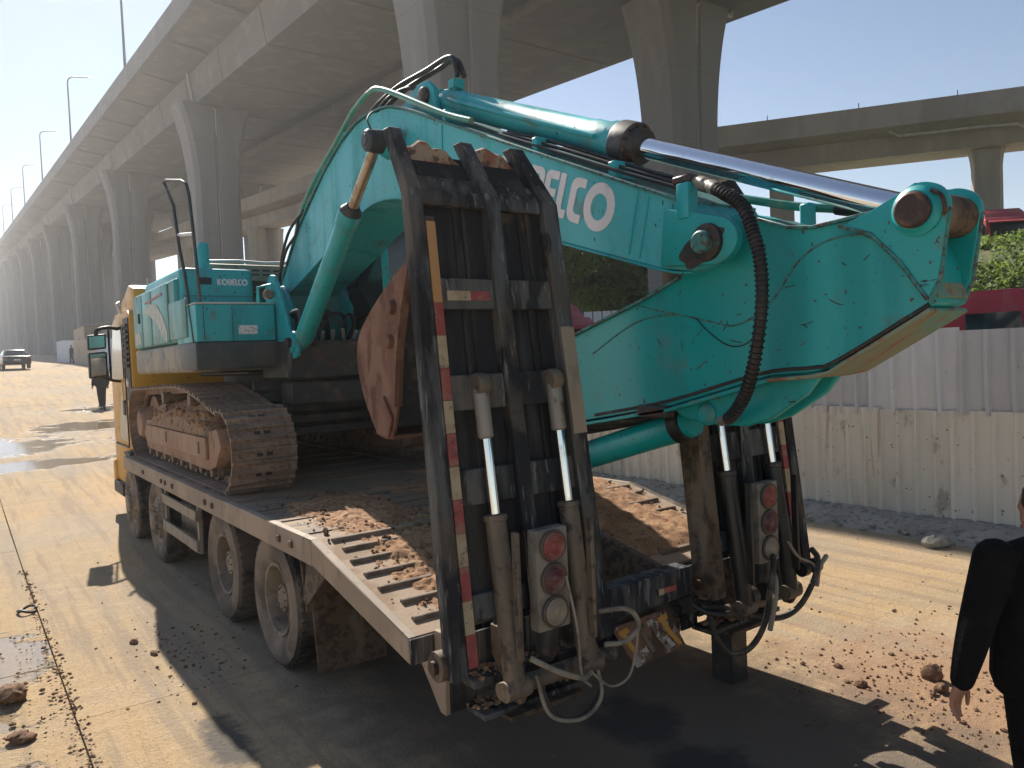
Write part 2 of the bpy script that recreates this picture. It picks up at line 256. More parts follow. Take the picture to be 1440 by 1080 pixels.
# ------------------------------------------------------------------ geometry helpers
class MB:
    def __init__(s): s.v = []; s.f = []
    def add(s, vs, fs):
        k = len(s.v); s.v += [tuple(map(float, p)) for p in vs]; s.f += [tuple(i+k for i in f) for f in fs]; return s
    def hexa(s, p):   # 4 bottom ccw, 4 top ccw
        return s.add(p, [(3, 2, 1, 0), (4, 5, 6, 7), (0, 1, 5, 4), (1, 2, 6, 5), (2, 3, 7, 6), (3, 0, 4, 7)])
    def box(s, x0, x1, y0, y1, z0, z1):
        return s.hexa([(x0, y0, z0), (x1, y0, z0), (x1, y1, z0), (x0, y1, z0), (x0, y0, z1), (x1, y0, z1), (x1, y1, z1), (x0, y1, z1)])
    def prism(s, prof, lo, hi, ax='x', scale_hi=None):
        n = len(prof)
        def P(a, b, t): return {'x': (t, a, b), 'y': (a, t, b), 'z': (a, b, t)}[ax]
        vs = [P(a, b, lo) for a, b in prof] + [P(a, b, hi) for a, b in prof]
        fs = [tuple(range(n))[::-1], tuple(range(n, 2*n))] + [(i, (i+1) % n, n+(i+1) % n, n+i) for i in range(n)]
        return s.add(vs, fs)
    def tube(s, path, r, n=10, caps=True, ell=None):
        P = [Vector(p) for p in path]; m = len(P)
        R = r if hasattr(r, '__len__') else [r]*m
        T = [(P[min(i+1, m-1)]-P[max(i-1, 0)]).normalized() for i in range(m)]
        u = T[0].orthogonal().normalized() if ell is None else (Vector(ell)-T[0]*T[0].dot(Vector(ell))).normalized()
        vs = []
        for i in range(m):
            u = (u-T[i]*u.dot(T[i])); u = u.normalized() if u.length > 1e-6 else T[i].orthogonal().normalized(); v = T[i].cross(u)
            ra, rb = R[i] if hasattr(R[i], '__len__') else (R[i], R[i])
            for k in range(n):
                a = 2*math.pi*k/n; vs.append(P[i]+u*(ra*math.cos(a))+v*(rb*math.sin(a)))
        fs = [(i*n+k, i*n+(k+1) % n, (i+1)*n+(k+1) % n, (i+1)*n+k) for i in range(m-1) for k in range(n)]
        if caps: fs += [tuple(range(n))[::-1], tuple(range((m-1)*n, m*n))]
        return s.add(vs, fs)
    def cyl(s, a, b, r, n=16): return s.tube([a, b], r, n)
    def lathe(s, prof, org, axis, n=24, closed=False, caps=True):
        ax = Vector(axis).normalized(); u = ax.orthogonal().normalized(); v = ax.cross(u); o = Vector(org); vs = []
        for (r, h) in prof:
            for k in range(n):
                a = 2*math.pi*k/n; vs.append(o+ax*h+u*(r*math.cos(a))+v*(r*math.sin(a)))
        m = len(prof); fs = [(i*n+k, i*n+(k+1) % n, (i+1)*n+(k+1) % n, (i+1)*n+k) for i in range(m-1) for k in range(n)]
        if closed: fs += [((m-1)*n+k, (m-1)*n+(k+1) % n, (k+1) % n, k) for k in range(n)]
        elif caps: fs += [tuple(range(n))[::-1], tuple(range((m-1)*n, m*n))]
        return s.add(vs, fs)
    def quad(s, a, b, c, d): return s.add([a, b, c, d], [(0, 1, 2, 3)])
    def slab(s, pts, n, t):     # thick polygon
        n = Vector(n).normalized()*t; k = len(pts); a = [Vector(p) for p in pts]; b = [p+n for p in a]
        return s.add(a+b, [tuple(range(k))[::-1], tuple(range(k, 2*k))]+[(i, (i+1) % k, k+(i+1) % k, k+i) for i in range(k)])
    def mesh(s, name, mt, bevel=0, seg=1, smooth=38, off=(0, 0, 0)):
        me = bpy.data.meshes.new(name); o = Vector(off)
        me.from_pydata([tuple(Vector(p)-o) for p in s.v], [], s.f)
        bm = bmesh.new(); bm.from_mesh(me); bmesh.ops.recalc_face_normals(bm, faces=bm.faces)
        if bevel:
            es = [e for e in bm.edges if len(e.link_faces) == 2 and e.calc_face_angle(0) > math.radians(30)]
            bmesh.ops.bevel(bm, geom=es, offset=bevel, segments=seg, affect='EDGES', clamp_overlap=True, profile=.6)
        bm.to_mesh(me); bm.free()
        if smooth:
            for p in me.polygons: p.use_smooth = True
            me.set_sharp_from_angle(angle=math.radians(smooth))
        if mt is not None: me.materials.append(M[mt] if isinstance(mt, str) else mt)
        return me
OFF = {}
def tag(o, label=None, cat=None, group=None, kind=None):
    if label: o['label'] = label
    if cat: o['category'] = cat
    if group: o['group'] = group
    if kind: o['kind'] = kind
    return o
def link(name, data, parent=None, loc=(0, 0, 0)):
    o = bpy.data.objects.new(name, data); COL.objects.link(o); o.location = loc
    if parent is not None: o.parent = parent
    return o
def root(name, loc, label=None, cat=None, group=None, kind=None):
    o = link(name, None, None, loc); o.empty_display_size = .2; OFF[o.name] = Vector(loc); return tag(o, label, cat, group, kind)
def sub(name, parent):
    o = link(name, None, parent); o.empty_display_size = .1; OFF[o.name] = OFF[parent.name]; return o
def part(name, mb, mt, parent, bevel=0, seg=1, smooth=38, label=None):
    off = OFF[parent.name]; o = link(name, mb.mesh(name, mt, bevel, seg, smooth, off), parent); OFF[o.name] = off
    if label: o['label'] = label
    return o
def top(name, mb, mt, loc, label=None, cat=None, group=None, kind=None, bevel=0, smooth=38):
    o = link(name, mb.mesh(name, mt, bevel, 1, smooth, loc), None, loc); OFF[o.name] = Vector(loc); return tag(o, label, cat, group, kind)
def copy_tree(o, parent=None, loc=None, rz=None):
    c = o.copy(); COL.objects.link(c); c.parent = parent
    if loc is not None: c.location = loc
    if rz is not None: c.rotation_euler = (0, 0, rz)
    for ch in list(o.children): copy_tree(ch, c)
    return c
def spline(pts, k=8):
    P = [Vector(p) for p in pts]; P = [P[0]*2-P[1]]+P+[P[-1]*2-P[-2]]; out = []
    for i in range(1, len(P)-2):
        for j in range(k):
            t = j/k; a, b, c, d = P[i-1:i+3]
            out.append(.5*((2*b)+(c-a)*t+(2*a-5*b+4*c-d)*t*t+(3*b-a-3*c+d)*t**3))
    out.append(P[-2]); return out
def jit(a): return random.uniform(-a, a)
_ico = None
def ico_data(sub=1):
    bm = bmesh.new(); bmesh.ops.create_icosphere(bm, subdivisions=sub, radius=1); bm.verts.ensure_lookup_table()
    v = np.array([x.co[:] for x in bm.verts]); f = [tuple(q.index for q in p.verts) for p in bm.faces]; bm.free(); return v, f
ICO1 = ico_data(1); ICO2 = ico_data(2); ICO3 = ico_data(3)
def lump(mb, c, r, data=ICO1, flat=.7, rough=.3):
    v, f = data; k = rng.normal(size=(3, 3)); ph = rng.uniform(0, 6, 3)
    d = 1+rough*np.sin(v@k.T*1.6+ph).mean(1)*1.5+rng.uniform(-rough, rough, len(v))*.45
    sc3 = np.array([r*rng.uniform(.7, 1.3), r*rng.uniform(.7, 1.3), r*flat]); mb.add(v*d[:, None]*sc3+np.array(c), f)
def crumbs(mb, spots, zfun, flat=.65):
    for x, y, r in spots: lump(mb, (x, y, zfun(x, y)+r*.35), r, ICO1 if r > .02 else OCT, flat)
OCT = (np.array([(1, 0, 0), (-1, 0, 0), (0, 1, 0), (0, -1, 0), (0, 0, 1), (0, 0, -1)], float), [(0, 2, 4), (2, 1, 4), (1, 3, 4), (3, 0, 4), (2, 0, 5), (1, 2, 5), (3, 1, 5), (0, 3, 5)])
def vnoise(x, y, s, seed=0):
    x = np.asarray(x, float)*s+seed*17.3; y = np.asarray(y, float)*s+seed*9.1
    xi, yi = np.floor(x), np.floor(y); fx, fy = x-xi, y-yi; fx = fx*fx*(3-2*fx); fy = fy*fy*(3-2*fy)
    h = lambda a, b: np.modf(np.abs(np.sin(a*127.1+b*311.7+seed)*43758.5453))[0]
    return (h(xi, yi)*(1-fx)+h(xi+1, yi)*fx)*(1-fy)+(h(xi, yi+1)*(1-fx)+h(xi+1, yi+1)*fx)*fy
def fbm(x, y, s, o=4, seed=0): return sum(vnoise(x, y, s*2**i, seed+i)*.5**i for i in range(o))/(2-.5**(o-1))
def grid(xs, ys, zf):
    X, Y = np.meshgrid(xs, ys); Z = zf(X, Y); n = len(xs)
    vs = np.stack([X, Y, Z], -1).reshape(-1, 3)
    fs = [(j*n+i, j*n+i+1, (j+1)*n+i+1, (j+1)*n+i) for j in range(len(ys)-1) for i in range(n-1)]
    m = MB(); m.v = [tuple(p) for p in vs]; m.f = fs; return m

# lettering: 2-D outlines, height 1
def _ellp(cx, cy, a, b, n=36, t0=0, t1=2*math.pi): return [(cx+a*math.cos(t0+(t1-t0)*i/n), cy+b*math.sin(t0+(t1-t0)*i/n)) for i in range(n)]
def _rr(x0, y0, x1, y1, r, left=True, right=True, n=6):
    p = []
    for (cx, cy, a0, on) in ((x1-r, y0+r, -90, right), (x1-r, y1-r, 0, right), (x0+r, y1-r, 90, left), (x0+r, y0+r, 180, left)):
        if on: p += [(cx+r*math.cos(math.radians(a0+90*i/n)), cy+r*math.sin(math.radians(a0+90*i/n))) for i in range(n+1)]
        else: p.append({-90: (x1, y0), 0: (x1, y1), 90: (x0, y1), 180: (x0, y0)}[a0])
    return p
LET = {
 'K': (.62, [[(0, 0), (.2, 0), (.2, .4), (.4, 0), (.63, 0), (.36, .52), (.6, 1), (.38, 1), (.2, .62), (.2, 1), (0, 1)]]),
 'O': (1.0, [_ellp(.5, .5, .5, .53), _ellp(.5, .5, .27, .29)]),
 'B': (.55, [_rr(0, 0, .55, 1, .16, False, True), _rr(.19, .17, .37, .42, .06, False, True), _rr(.19, .58, .36, .83, .06, False, True)]),
 'E': (.50, [_rr(0, 0, .5, 1, .2, True, False)[:1]+[(.5, .19)]+[(.21, .19), (.21, .41), (.46, .41), (.46, .59), (.21, .59), (.21, .81), (.5, .81)]+_rr(0, 0, .5, 1, .2, True, False)[1:]]),
 'L': (.38, [[(0, 0), (.38, 0), (.38, .2), (.2, .2), (.2, 1), (0, 1)]]),
 'C': (.50, [_rr(0, 0, .5, 1, .24, True, False)[:1]+[(.5, .2), (.3, .2)]+[(.21, .27), (.21, .73), (.3, .8), (.5, .8)]+_rr(0, 0, .5, 1, .24, True, False)[1:]]),
}
def lettering(name, text, h, org, right, up, mt, parent, gap=.06, thick=.003):
    cu = bpy.data.curves.new(name, 'CURVE'); cu.dimensions = '2D'; cu.fill_mode = 'BOTH'; x = 0; cu.extrude = thick/h
    for ch in text:
        wd, outs = LET[ch]
        for o in outs:
            sp = cu.splines.new('POLY'); sp.points.add(len(o)-1); sp.use_cyclic_u = True
            for p, (a, b) in zip(sp.points, o): p.co = (x+a, b, 0, 1)
        x += wd+gap
    tmp = bpy.data.objects.new('tmp', cu); COL.objects.link(tmp)
    me = bpy.data.meshes.new_from_object(tmp.evaluated_get(bpy.context.evaluated_depsgraph_get())); COL.objects.unlink(tmp); bpy.data.objects.remove(tmp)
    R, Up = Vector(right).normalized(), Vector(up).normalized(); N = R.cross(Up); O = Vector(org)-OFF[parent.name]
    for v in me.vertices: c = v.co.copy(); v.co = O+R*(c.x*h)+Up*(c.y*h)+N*(c.z*h)
    me.materials.clear(); me.materials.append(M[mt]); return link(name, me, parent), x*h

# ================================================================== SETTING
def gz(y):
    y = np.asarray(y, float); a = .0555*np.log1p(np.exp((y-14)/2.2))*2.2
    return a-.026*np.log1p(np.exp((y-70)/4))*4
def g1(y): return float(gz(y))
def smooth(t): t = np.clip(t, 0, 1); return t*t*(3-2*t)
def gh(x, y):
    b = gz(y); e = 7.0*smooth((x-33)/12.)*smooth((40-y)/9.)*smooth((y+25)/12.)
    return b+e
xs = np.unique(np.concatenate([np.linspace(-900, -40, 12), np.linspace(-40, -4, 10), np.linspace(-4, 12, 20), np.linspace(12, 70, 40), np.linspace(70, 1200, 14)]))
ys = np.unique(np.concatenate([np.linspace(-300, -20, 8), np.linspace(-20, 60, 60), np.linspace(60, 200, 24), np.linspace(200, 2500, 20)]))
gm = grid(xs, ys, lambda x, y: gh(x, y)-.05)
ground = top('ground', gm, 'dirt', (0, 0, 0), kind='structure', smooth=180)

road = root('road', (0, 0, 0), kind='structure')
slab_meshes = {}
def road_slab(x0, x1, y0, y1, mt, dz=0., lift=None):
    m = MB(); n = 4; lf = jit(.003) if lift is None else lift
    for k in range(n):
        a, b = y0+(y1-y0)*k/n, y0+(y1-y0)*(k+1)/n
        m.quad((x0, a, g1(a)+dz+lf), (x1, a, g1(a)+dz+lf), (x1, b, g1(b)+dz+lf), (x0, b, g1(b)+dz+lf))
    for (a, b) in (((x0, y0), (x1, y0)), ((x1, y0), (x1, y1)), ((x1, y1), (x0, y1)), ((x0, y1), (x0, y0))):
        m.quad((*a, g1(a[1])+dz+lf), (*b, g1(b[1])+dz+lf), (*b, g1(b[1])+dz-.04), (*a, g1(a[1])+dz-.04))
    return part('concrete_slab', m, mt, road, smooth=0)
JY = [-4., 1.0, 5.99, 11., 16., 21., 26., 31., 36., 41., 46.]
for k in range(len(JY)-1):
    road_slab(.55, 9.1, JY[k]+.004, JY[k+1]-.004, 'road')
    road_slab(-3.6, .542, JY[k]+1.3+.004, JY[k+1]+1.3-.004, 'verge', -.012)
fr = grid(np.linspace(-3.6, 9.1, 6), np.linspace(46, 330, 50), lambda x, y: gz(y)+.0)
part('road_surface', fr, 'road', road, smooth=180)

# rubble bank along the fence foot
FX = lambda y: 9.98-.054*(y-4.04)
bk = grid(np.linspace(0, 1, 16), np.linspace(-8, 42, 240), lambda u, y: u*0)
bv = np.array(bk.v); u = bv[:, 0]; yy = bv[:, 1]
wid = .75+.35*fbm(yy, yy*0, .7, 3, 3)
bx = 9.98-.054*(yy-4.04)+.35-(1-u)*(wid+.35)
hz = smooth(u*1.5)*(.07+.09*fbm(bx, yy, 1.3, 4, 5))+smooth(u*3)*.06*(fbm(bx, yy, 7, 3, 8)-.3)-.012
bk.v = [tuple(p) for p in np.stack([bx, yy, gz(yy)+hz], -1)]
bank = top('rubble_bank', bk, 'bank', (0, 0, 0), 'grey rubble and dust heaped along the foot of the cream metal fence', 'rubble', kind='stuff', smooth=60)

# ------------------------------------------------------------------ main viaduct
SO = lambda y: 16.41+.076*(y-44.06)          # soffit height
via = root('viaduct', (11, 44, 0), 'wide grey concrete viaduct on paired flared piers beside the road', 'viaduct')
YA, YB = -60., 330.
YS = list(np.arange(YA, YB+1, 24.4/2))
def swept(prof, y0, y1, zf=SO, dx=0.):
    m = MB(); n = len(prof); st = max(2, int((y1-y0)/24)+1); vs = []
    for k in range(st):
        y = y0+(y1-y0)*k/(st-1)
        for a, b in prof: vs.append((a+dx, y, zf(y)+b))
    fs = [tuple(range(n))[::-1], tuple(range((st-1)*n, st*n))]+[(k*n+i, k*n+(i+1) % n, (k+1)*n+(i+1) % n, (k+1)*n+i) for k in range(st-1) for i in range(n)]
    return m.add(vs, fs)
part('box_girder', swept([(10.95, 0), (16.2, 0), (16.2, 1.5), (10.72, 1.5)], YA, YB), 'concrete', via, smooth=0)
part('box_girder', swept([(17.6, .05), (24.2, .05), (24.5, 1.5), (17.6, 1.5)], YA, YB), 'concrete', via, smooth=0)
part('deck_slab', swept([(8.72, 1.78), (10.6, 1.503), (24.6, 1.503), (26.4, 1.78), (26.4, 2.05), (8.72, 2.05)], YA, YB), 'concrete', via, smooth=0)
part('diaphragm', swept([(16.2, .5), (17.6, .5), (17.6, 1.49), (16.2, 1.49)], YA, YB), 'concrete', via, smooth=0)
part('parapet', swept([(8.6, 1.7), (8.7, 1.7), (8.7, 2.054), (8.95, 2.054), (8.8, 2.75), (8.6, 2.75)], YA, YB), 'concrete', via, smooth=0)
part('parapet', swept([(26.1, 2.054), (26.5, 2.054), (26.5, 2.75), (26.3, 2.75)], YA, YB), 'concrete', via, smooth=0)
y = -30.
while y < 240:      # panel joints of the web, thin proud ribs on the cantilever underside
    m = MB(); m.add([(10.715, y, SO(y)+1.49), (10.715, y+.05, SO(y)+1.49), (10.945, y+.05, SO(y)+.01), (10.945, y, SO(y)+.01)], [(0, 1, 2, 3)])
    m = MB(); a = (10.71, SO(y)+1.495); b = (10.94, SO(y)+.0)
    m.hexa([(b[0]-.008, y, b[1]), (b[0]+.01, y, b[1]), (b[0]+.01, y+.05, b[1]), (b[0]-.008, y+.05, b[1]), (a[0]-.008, y, a[1]), (a[0]+.01, y, a[1]), (a[0]+.01, y+.05, a[1]), (a[0]-.008, y+.05, a[1])])
    part('web_joint', m, 'joint', via, smooth=0)
    m = MB(); m.hexa([(8.75, y+1, SO(y)+1.76), (10.58, y+1, SO(y)+1.49), (10.58, y+1.12, SO(y)+1.49), (8.75, y+1.12, SO(y)+1.76), (8.75, y+1, SO(y)+1.79), (10.58, y+1, SO(y)+1.52), (10.58, y+1.12, SO(y)+1.52), (8.75, y+1.12, SO(y)+1.79)])
    part('cantilever_joint', m, 'joint', via, smooth=0)
    if y < 120:
        for (xa_, xb_, dz_) in ((10.97, 16.18, 0.), (17.62, 24.18, .05)):
            m = MB(); m.box(xa_, xb_, y, y+.05, SO(y)+dz_-.012, SO(y)+dz_+.02); part('soffit_joint', m, 'joint', via, smooth=0)
    y += 6.1 if y < 70 else 12.2
def pier_mesh(h, side):
    """local: base at 0, top at h; flares towards both sides over the last metres"""
    m = MB(); n = 0; vs = []
    lev = [-3]+list(np.linspace(0, h-5, 4))+[h-5+5*t for t in np.linspace(.1, 1, 12)]
    cor = [(-1, -1), (1, -1), (1, 1), (-1, 1)]; ring = []
    for z in lev:
        t = max(0, (z-(h-5))/5); fl = .72*t**2.4
        hx, hy, c = 1.16+fl, .9+.12*t, .22
        r = [(-hx+c, -hy), (-.12, -hy), (-.08, -hy+.07), (.08, -hy+.07), (.12, -hy), (hx-c, -hy), (hx, -hy+c), (hx, hy-c), (hx-c, hy), (-hx+c, hy), (-hx, hy-c), (-hx, -hy+c)]
        n = len(r); vs += [(a, b, z) for a, b in r]
    k = len(lev); fs = [tuple(range((k-1)*n, k*n))]+[(i*n+j, i*n+(j+1) % n, (i+1)*n+(j+1) % n, (i+1)*n+j) for i in range(k-1) for j in range(n)]
    m.add(vs, fs); return m
for k in range(-1, 11):
    yc = 18.8+24.4*k
    for xc, sd in ((11.95, -1), (21.5, 1)) if k < 1 else ((11.95, -1), (22.3, 1)) if k < 3 else ((11.95, -1), (16.9, 1), (22.3, 1)):
        gb = g1(yc); h = SO(yc)-gb-.02
        m = pier_mesh(h, sd); m.v = [(a+xc, b+yc, c+gb) for a, b, c in m.v]
        p = part('pier', m, 'concrete_pier', via, smooth=30)
        d = MB(); d.tube([(xc, yc-.78, gb), (xc, yc-.78, gb+h-5), (xc, yc-.83, gb+h-2), (xc, yc-.94, gb+h-.18)], .06, 8)
        xe = 10.86 if sd < 0 else 23.4
        d.tube([(xc, yc-.94, gb+h-.18), (xe, yc-.94, gb+h-.18), (xe-.02*sd*-1, yc-.94, gb+h+.02)], .06, 8)
        if sd < 0: d.tube([(10.84, yc-.94, gb+h-.1), (10.62, yc-.94, gb+h+1.46)], .06, 8)
        part('drain_pipe', d, 'drain', p)

VS = 1.65; via.scale = (VS,)*3; via.location = (11*VS, 44*VS, 2.3623-VS*2.3623)
# street lamps along the viaduct's edge
lampmb = {}
def lamp_post(x, y, z, label, cat='street lamp'):
    r = root('street_lamp', (x, y, z), label, cat, 'street lamps on the viaduct')
    m = MB(); m.tube([(x, y, z), (x, y, z+8.3)]+[(x+.9*(1-math.cos(t)), y, z+8.3+.9*math.sin(t)) for t in np.linspace(.2, 1.45, 6)]+[(x+2.3, y, z+9.4)], [.13]+[.09]*8, 8)
    part('pole', m, 'lamp_grey', r)
    m = MB(); m.tube([(x+2.1, y, z+9.38), (x+2.35, y, z+9.42), (x+2.9, y, z+9.46), (x+3.0, y, z+9.46)], [(.06, .06), (.07, .16), (.06, .15), (.03, .08)], 10, ell=(0, 0, 1)); part('lamp_head', m, 'lamp_grey', r)
LL = ['nearest grey street lamp pole rising above the viaduct edge, its head out of frame', 'tallest street lamp with curved arm in full view above the viaduct', 'second fully visible curved street lamp above the viaduct, left of the tallest', 'third curved street lamp along the viaduct towards the horizon', 'fourth small curved street lamp far along the viaduct', 'farthest tiny street lamp at the viaduct vanishing point']
for k, lab in enumerate(LL):
    y = 48.2+24*k; lamp_post(8.78*VS, y*VS, 2.3623+VS*(SO(y)+2.75-2.3623)-.1, lab)

# ------------------------------------------------------------------ second viaduct
v2 = root('overpass', (52, 29, 7), 'brown-grey concrete overpass crossing behind the excavator arm on slim piers', 'viaduct')
A2, D2 = Vector((52, 29.3, 0)), Vector((-.553, .833, 0)); N2 = Vector((.833, .553, 0))      # N2 points away from the camera
def sweep2(prof, s0, s1, z0=0.):
    m = MB(); n = len(prof); vs = []
    for s_ in (s0, s1):
        for a, b in prof: p = A2+D2*s_+N2*a; vs.append((p.x, p.y, z0+b+.008*s_))
    return m.add(vs, [tuple(range(n))[::-1], tuple(range(n, 2*n))]+[(i, (i+1) % n, n+(i+1) % n, n+i) for i in range(n)])
_nd = [A2+D2*-60., A2+D2*20., Vector((30, 72, 0)), Vector((30.6, 100, 0)), Vector((32, 210, 0))]; _dz = [-.48, .16, 2.6, 5.0, 13.2]
_cs = [-60.]
for k in range(4): _cs.append(_cs[-1]+(_nd[k+1]-_nd[k]).length)
def p2(s_, a):
    k = max(0, min(3, sum(1 for c in _cs if c <= s_)-1)); t = (s_-_cs[k])/(_cs[k+1]-_cs[k]); p = _nd[k].lerp(_nd[k+1], t)
    def nrm(q): d = (_nd[q+1]-_nd[q]).normalized(); return Vector((d.y, -d.x, 0))
    n = nrm(k)
    if t < .001 and k > 0: n = (nrm(k)+nrm(k-1)).normalized()
    p = p+n*a; p.z = _dz[k]+(_dz[k+1]-_dz[k])*t; return p
def sweep2(prof, s0, s1, z0=0.):
    m = MB(); n = len(prof); vs = []
    for s_ in _cs[:-1]+[_cs[-1]-.01]:
        for a, b in prof: p = p2(s_, a); vs.append((p.x, p.y, p.z+b))
    return m.add(vs, [tuple(range(n))[::-1], tuple(range(4*n, 5*n))]+[(k*n+i, k*n+(i+1) % n, (k+1)*n+(i+1) % n, (k+1)*n+i) for k in range(4) for i in range(n)])
part('parapet', sweep2([(-.6, 17.2), (-.35, 17.2), (-.35, 18.5), (-.6, 18.5)], -60, 90), 'concrete2', v2, smooth=0)
part('parapet', sweep2([(6.2, 17.2), (6.5, 17.2), (6.5, 18.4), (6.2, 18.4)], -60, 90), 'concrete2', v2, smooth=0)
part('deck_slab', sweep2([(-.34, 17.0), (1.2, 16.75), (4.8, 16.75), (6.19, 17.0), (6.19, 17.25), (-.34, 17.25)], -60, 90), 'concrete2', v2, smooth=0)
part('box_girder', sweep2([(1.5, 15.4), (4.5, 15.4), (4.7, 16.74), (1.3, 16.74)], -60, 90), 'concrete2', v2, smooth=0)
part('edge_band', sweep2([(-.68, 16.95), (-.61, 16.95), (-.61, 17.2), (-.68, 17.2)], -60, 90), 'concrete2', v2, smooth=0)
for s_, offs in ((-8.3, (3.0,)), (5.2, (1.9, 4.3)), (40, (1.9, 4.3)), (58, (1.9, 4.3)), (76, (1.9, 4.3)), (94, (1.9, 4.3)), (116, (1.9, 4.3)), (-31, (3.,)), (-13.5, (8.,))):
    for a in offs:
        p = p2(s_, a); zt_ = p.z; p.z = 0; zb = float(gh(p.x, p.y)); m = MB(); hx = .85
        vs = []; ring = 10
        lev = [(zb-1, 1), (14.2+zt_, 1), (14.8+zt_, 1.08), (15.39+zt_, 1.2)]
        for z, k_ in lev:
            for q in ((-hx, -.6), (-.6, -hx), (.6, -hx), (hx, -.6), (hx, .6), (.6, hx), (-.6, hx), (-hx, .6)):
                w_ = p+D2*q[0]*k_+N2*q[1]; vs.append((w_.x, w_.y, z))
        m.add(vs, [tuple(range(24, 32))]+[(i*8+j, i*8+(j+1) % 8, (i+1)*8+(j+1) % 8, (i+1)*8+j) for i in range(3) for j in range(8)])
        part('pier', m, 'concrete2', v2, smooth=30)
for s_ in (-10.5, 12.4):        # drainage pipes along the girder
    m = MB(); q = lambda ds, a, z: tuple((A2+D2*(s_+ds)+N2*a))[:2]+(z,)
    m.tube([q(0, 1.2, 14.3), q(.2, .9, 16.0), q(.9, .4, 16.3), q(3, .3, 16.4), q(8, .2, 16.45), q(8.6, .0, 16.8)], .09, 8); part('drain_pipe', m, 'drain', v2)
for s_ in np.arange(-24, 20, 6.0):
    p = A2+D2*s_+N2*(-.48); m = MB(); m.cyl((p.x, p.y, 18.4+.008*s_), (p.x, p.y, 18.85+.008*s_), .035, 6); part('railing_post', m, 'lamp_grey', v2)

# ------------------------------------------------------------------ corrugated fence
fence = root('corrugated_fence', (9.7, 8, 0), 'corrugated metal fence, cream sheets below and grey sheets above, behind the truck', 'fence')
def sheet(y0, wd, z0, z1, dx, mt, tilt=0., name='sheet', ribs=4):
    m = MB(); pr = []; pit = wd/ribs
    for k in range(ribs):
        pr += [(k*pit, 0), (k*pit+pit*.72, 0), (k*pit+pit*.79, -.042), (k*pit+pit*.93, -.042)]
    pr.append((wd, 0)); vs = []
    n = len(pr); rows = [0, .35, .7, 1]; wob = [jit(.026) for _ in range(n*4)]
    for r_i, t in enumerate(rows):
        for i, (a, b) in enumerate(pr):
            yy_ = y0+a; vs.append((FX(yy_)+dx+b+tilt*t+wob[r_i*n+i]*.5+.012*math.sin(a*4+t*5), yy_, z0+(z1-z0)*t+g1(yy_)))
    front = [(r*n+i, r*n+i+1, (r+1)*n+i+1, (r+1)*n+i) for r in range(3) for i in range(n-1)]
    m.add(vs, front); k = len(vs)
    m.add([(a+.004, b, c) for a, b, c in vs], [f[::-1] for f in front])
    return part(name, m, mt, fence, smooth=25)
y = -9.0
while y < 44:
    sheet(y, .93, -.12+jit(.02), 1.47+jit(.015), 0, 'fence_cream', jit(.015), ribs=4); y += .9
y = -9.4
while y < 44:
    wd = random.choice([.86, .9, 1.12]); sheet(y, wd+.03, 1.40+jit(.025), 2.47+jit(.05), .03, 'fence_grey', jit(.03), 'grey_sheet', 4); y += wd
for y in np.arange(-8, 44, 3.0):
    m = MB(); m.box(FX(y)+.06, FX(y)+.11, y, y+.05, -.1+g1(y), 2.3+g1(y)); part('post', m, 'dark_steel', fence)

# ------------------------------------------------------------------ trees and shrubs
def leaves(mb_v, mb_f, c, r, n, size):
    d = rng.normal(size=(n, 3)); d /= np.linalg.norm(d, axis=1)[:, None]; rad = rng.uniform(.35, 1.0, n)**.6
    P = np.array(c)+d*rad[:, None]*np.array(r); nr = d*.6+rng.normal(size=(n, 3))*.6+np.array([0, 0, .4]); nr /= np.linalg.norm(nr, axis=1)[:, None]
    t = np.cross(nr, rng.normal(size=(n, 3))); t /= np.linalg.norm(t, axis=1)[:, None]; b = np.cross(nr, t); s = size*rng.uniform(.6, 1.3, n)[:, None]
    quad_ = np.stack([P-t*s, P-b*s*.45+nr*s*.1, P+t*s, P+b*s*.45+nr*s*.1], 1); k = sum(len(a) for a in mb_v)
    mb_v.append(quad_.reshape(-1, 3)); idx = (np.arange(n)*4)[:, None]+np.arange(4)+k; mb_f += idx.tolist()
def crown(name, blobs, size, mt, parent):
    V, F = [], []
    for c, r, n in blobs: leaves(V, F, c, r, n, size)
    V = np.concatenate(V)-np.array(OFF[parent.name]); me = bpy.data.meshes.new(name); me.from_pydata(V.tolist(), [], F); me.materials.append(M[mt]); return link(name, me, parent)
def tree(x, y, h, rad, label, nb=26, nl=170, size=.16, mt='leaf'):
    z = float(gh(x, y)); r = root('broadleaf_tree', (x, y, z), label, 'tree', 'trees behind the fence'); m = MB()
    tp = (x+jit(.3), y+jit(.3), z+h*.6); m.tube([(x, y, z-.2), (x+jit(.1), y, z+h*.25), tp, (tp[0]+jit(.3), tp[1], z+h*.85)], [h*.028, h*.022, h*.014, h*.005], 8); bl = []
    for k in range(nb):
        a = random.uniform(0, 6.28); q = math.sqrt(random.uniform(.05, 1))*rad; t = random.uniform(.28, 1); c = (x+math.cos(a)*q*(1.15-.6*abs(t-.5)), y+math.sin(a)*q*(1.15-.6*abs(t-.5)), z+h*t)
        s_ = random.uniform(.45, .85)*rad*.42; bl.append((c, (s_, s_, s_*.75), nl))
        if k % 3 == 0: m.tube([(x, y, z+h*.3), ((x+c[0])/2, (y+c[1])/2, z+h*.45+(c[2]-z-h*.45)*.4), c], [h*.012, h*.008, h*.003], 6)
    part('trunk', m, 'bark', r); crown('crown', bl, size, mt, r)
tree(45.0, 51.5, 13.8, 6.2, 'dark green tree seen under the boom, beside the left ramp', 60, 300, .26)
tree(51.0, 50.0, 13.2, 5.6, 'sparser tree seen under the boom, next to the brown masonry post', 44, 240, .26)
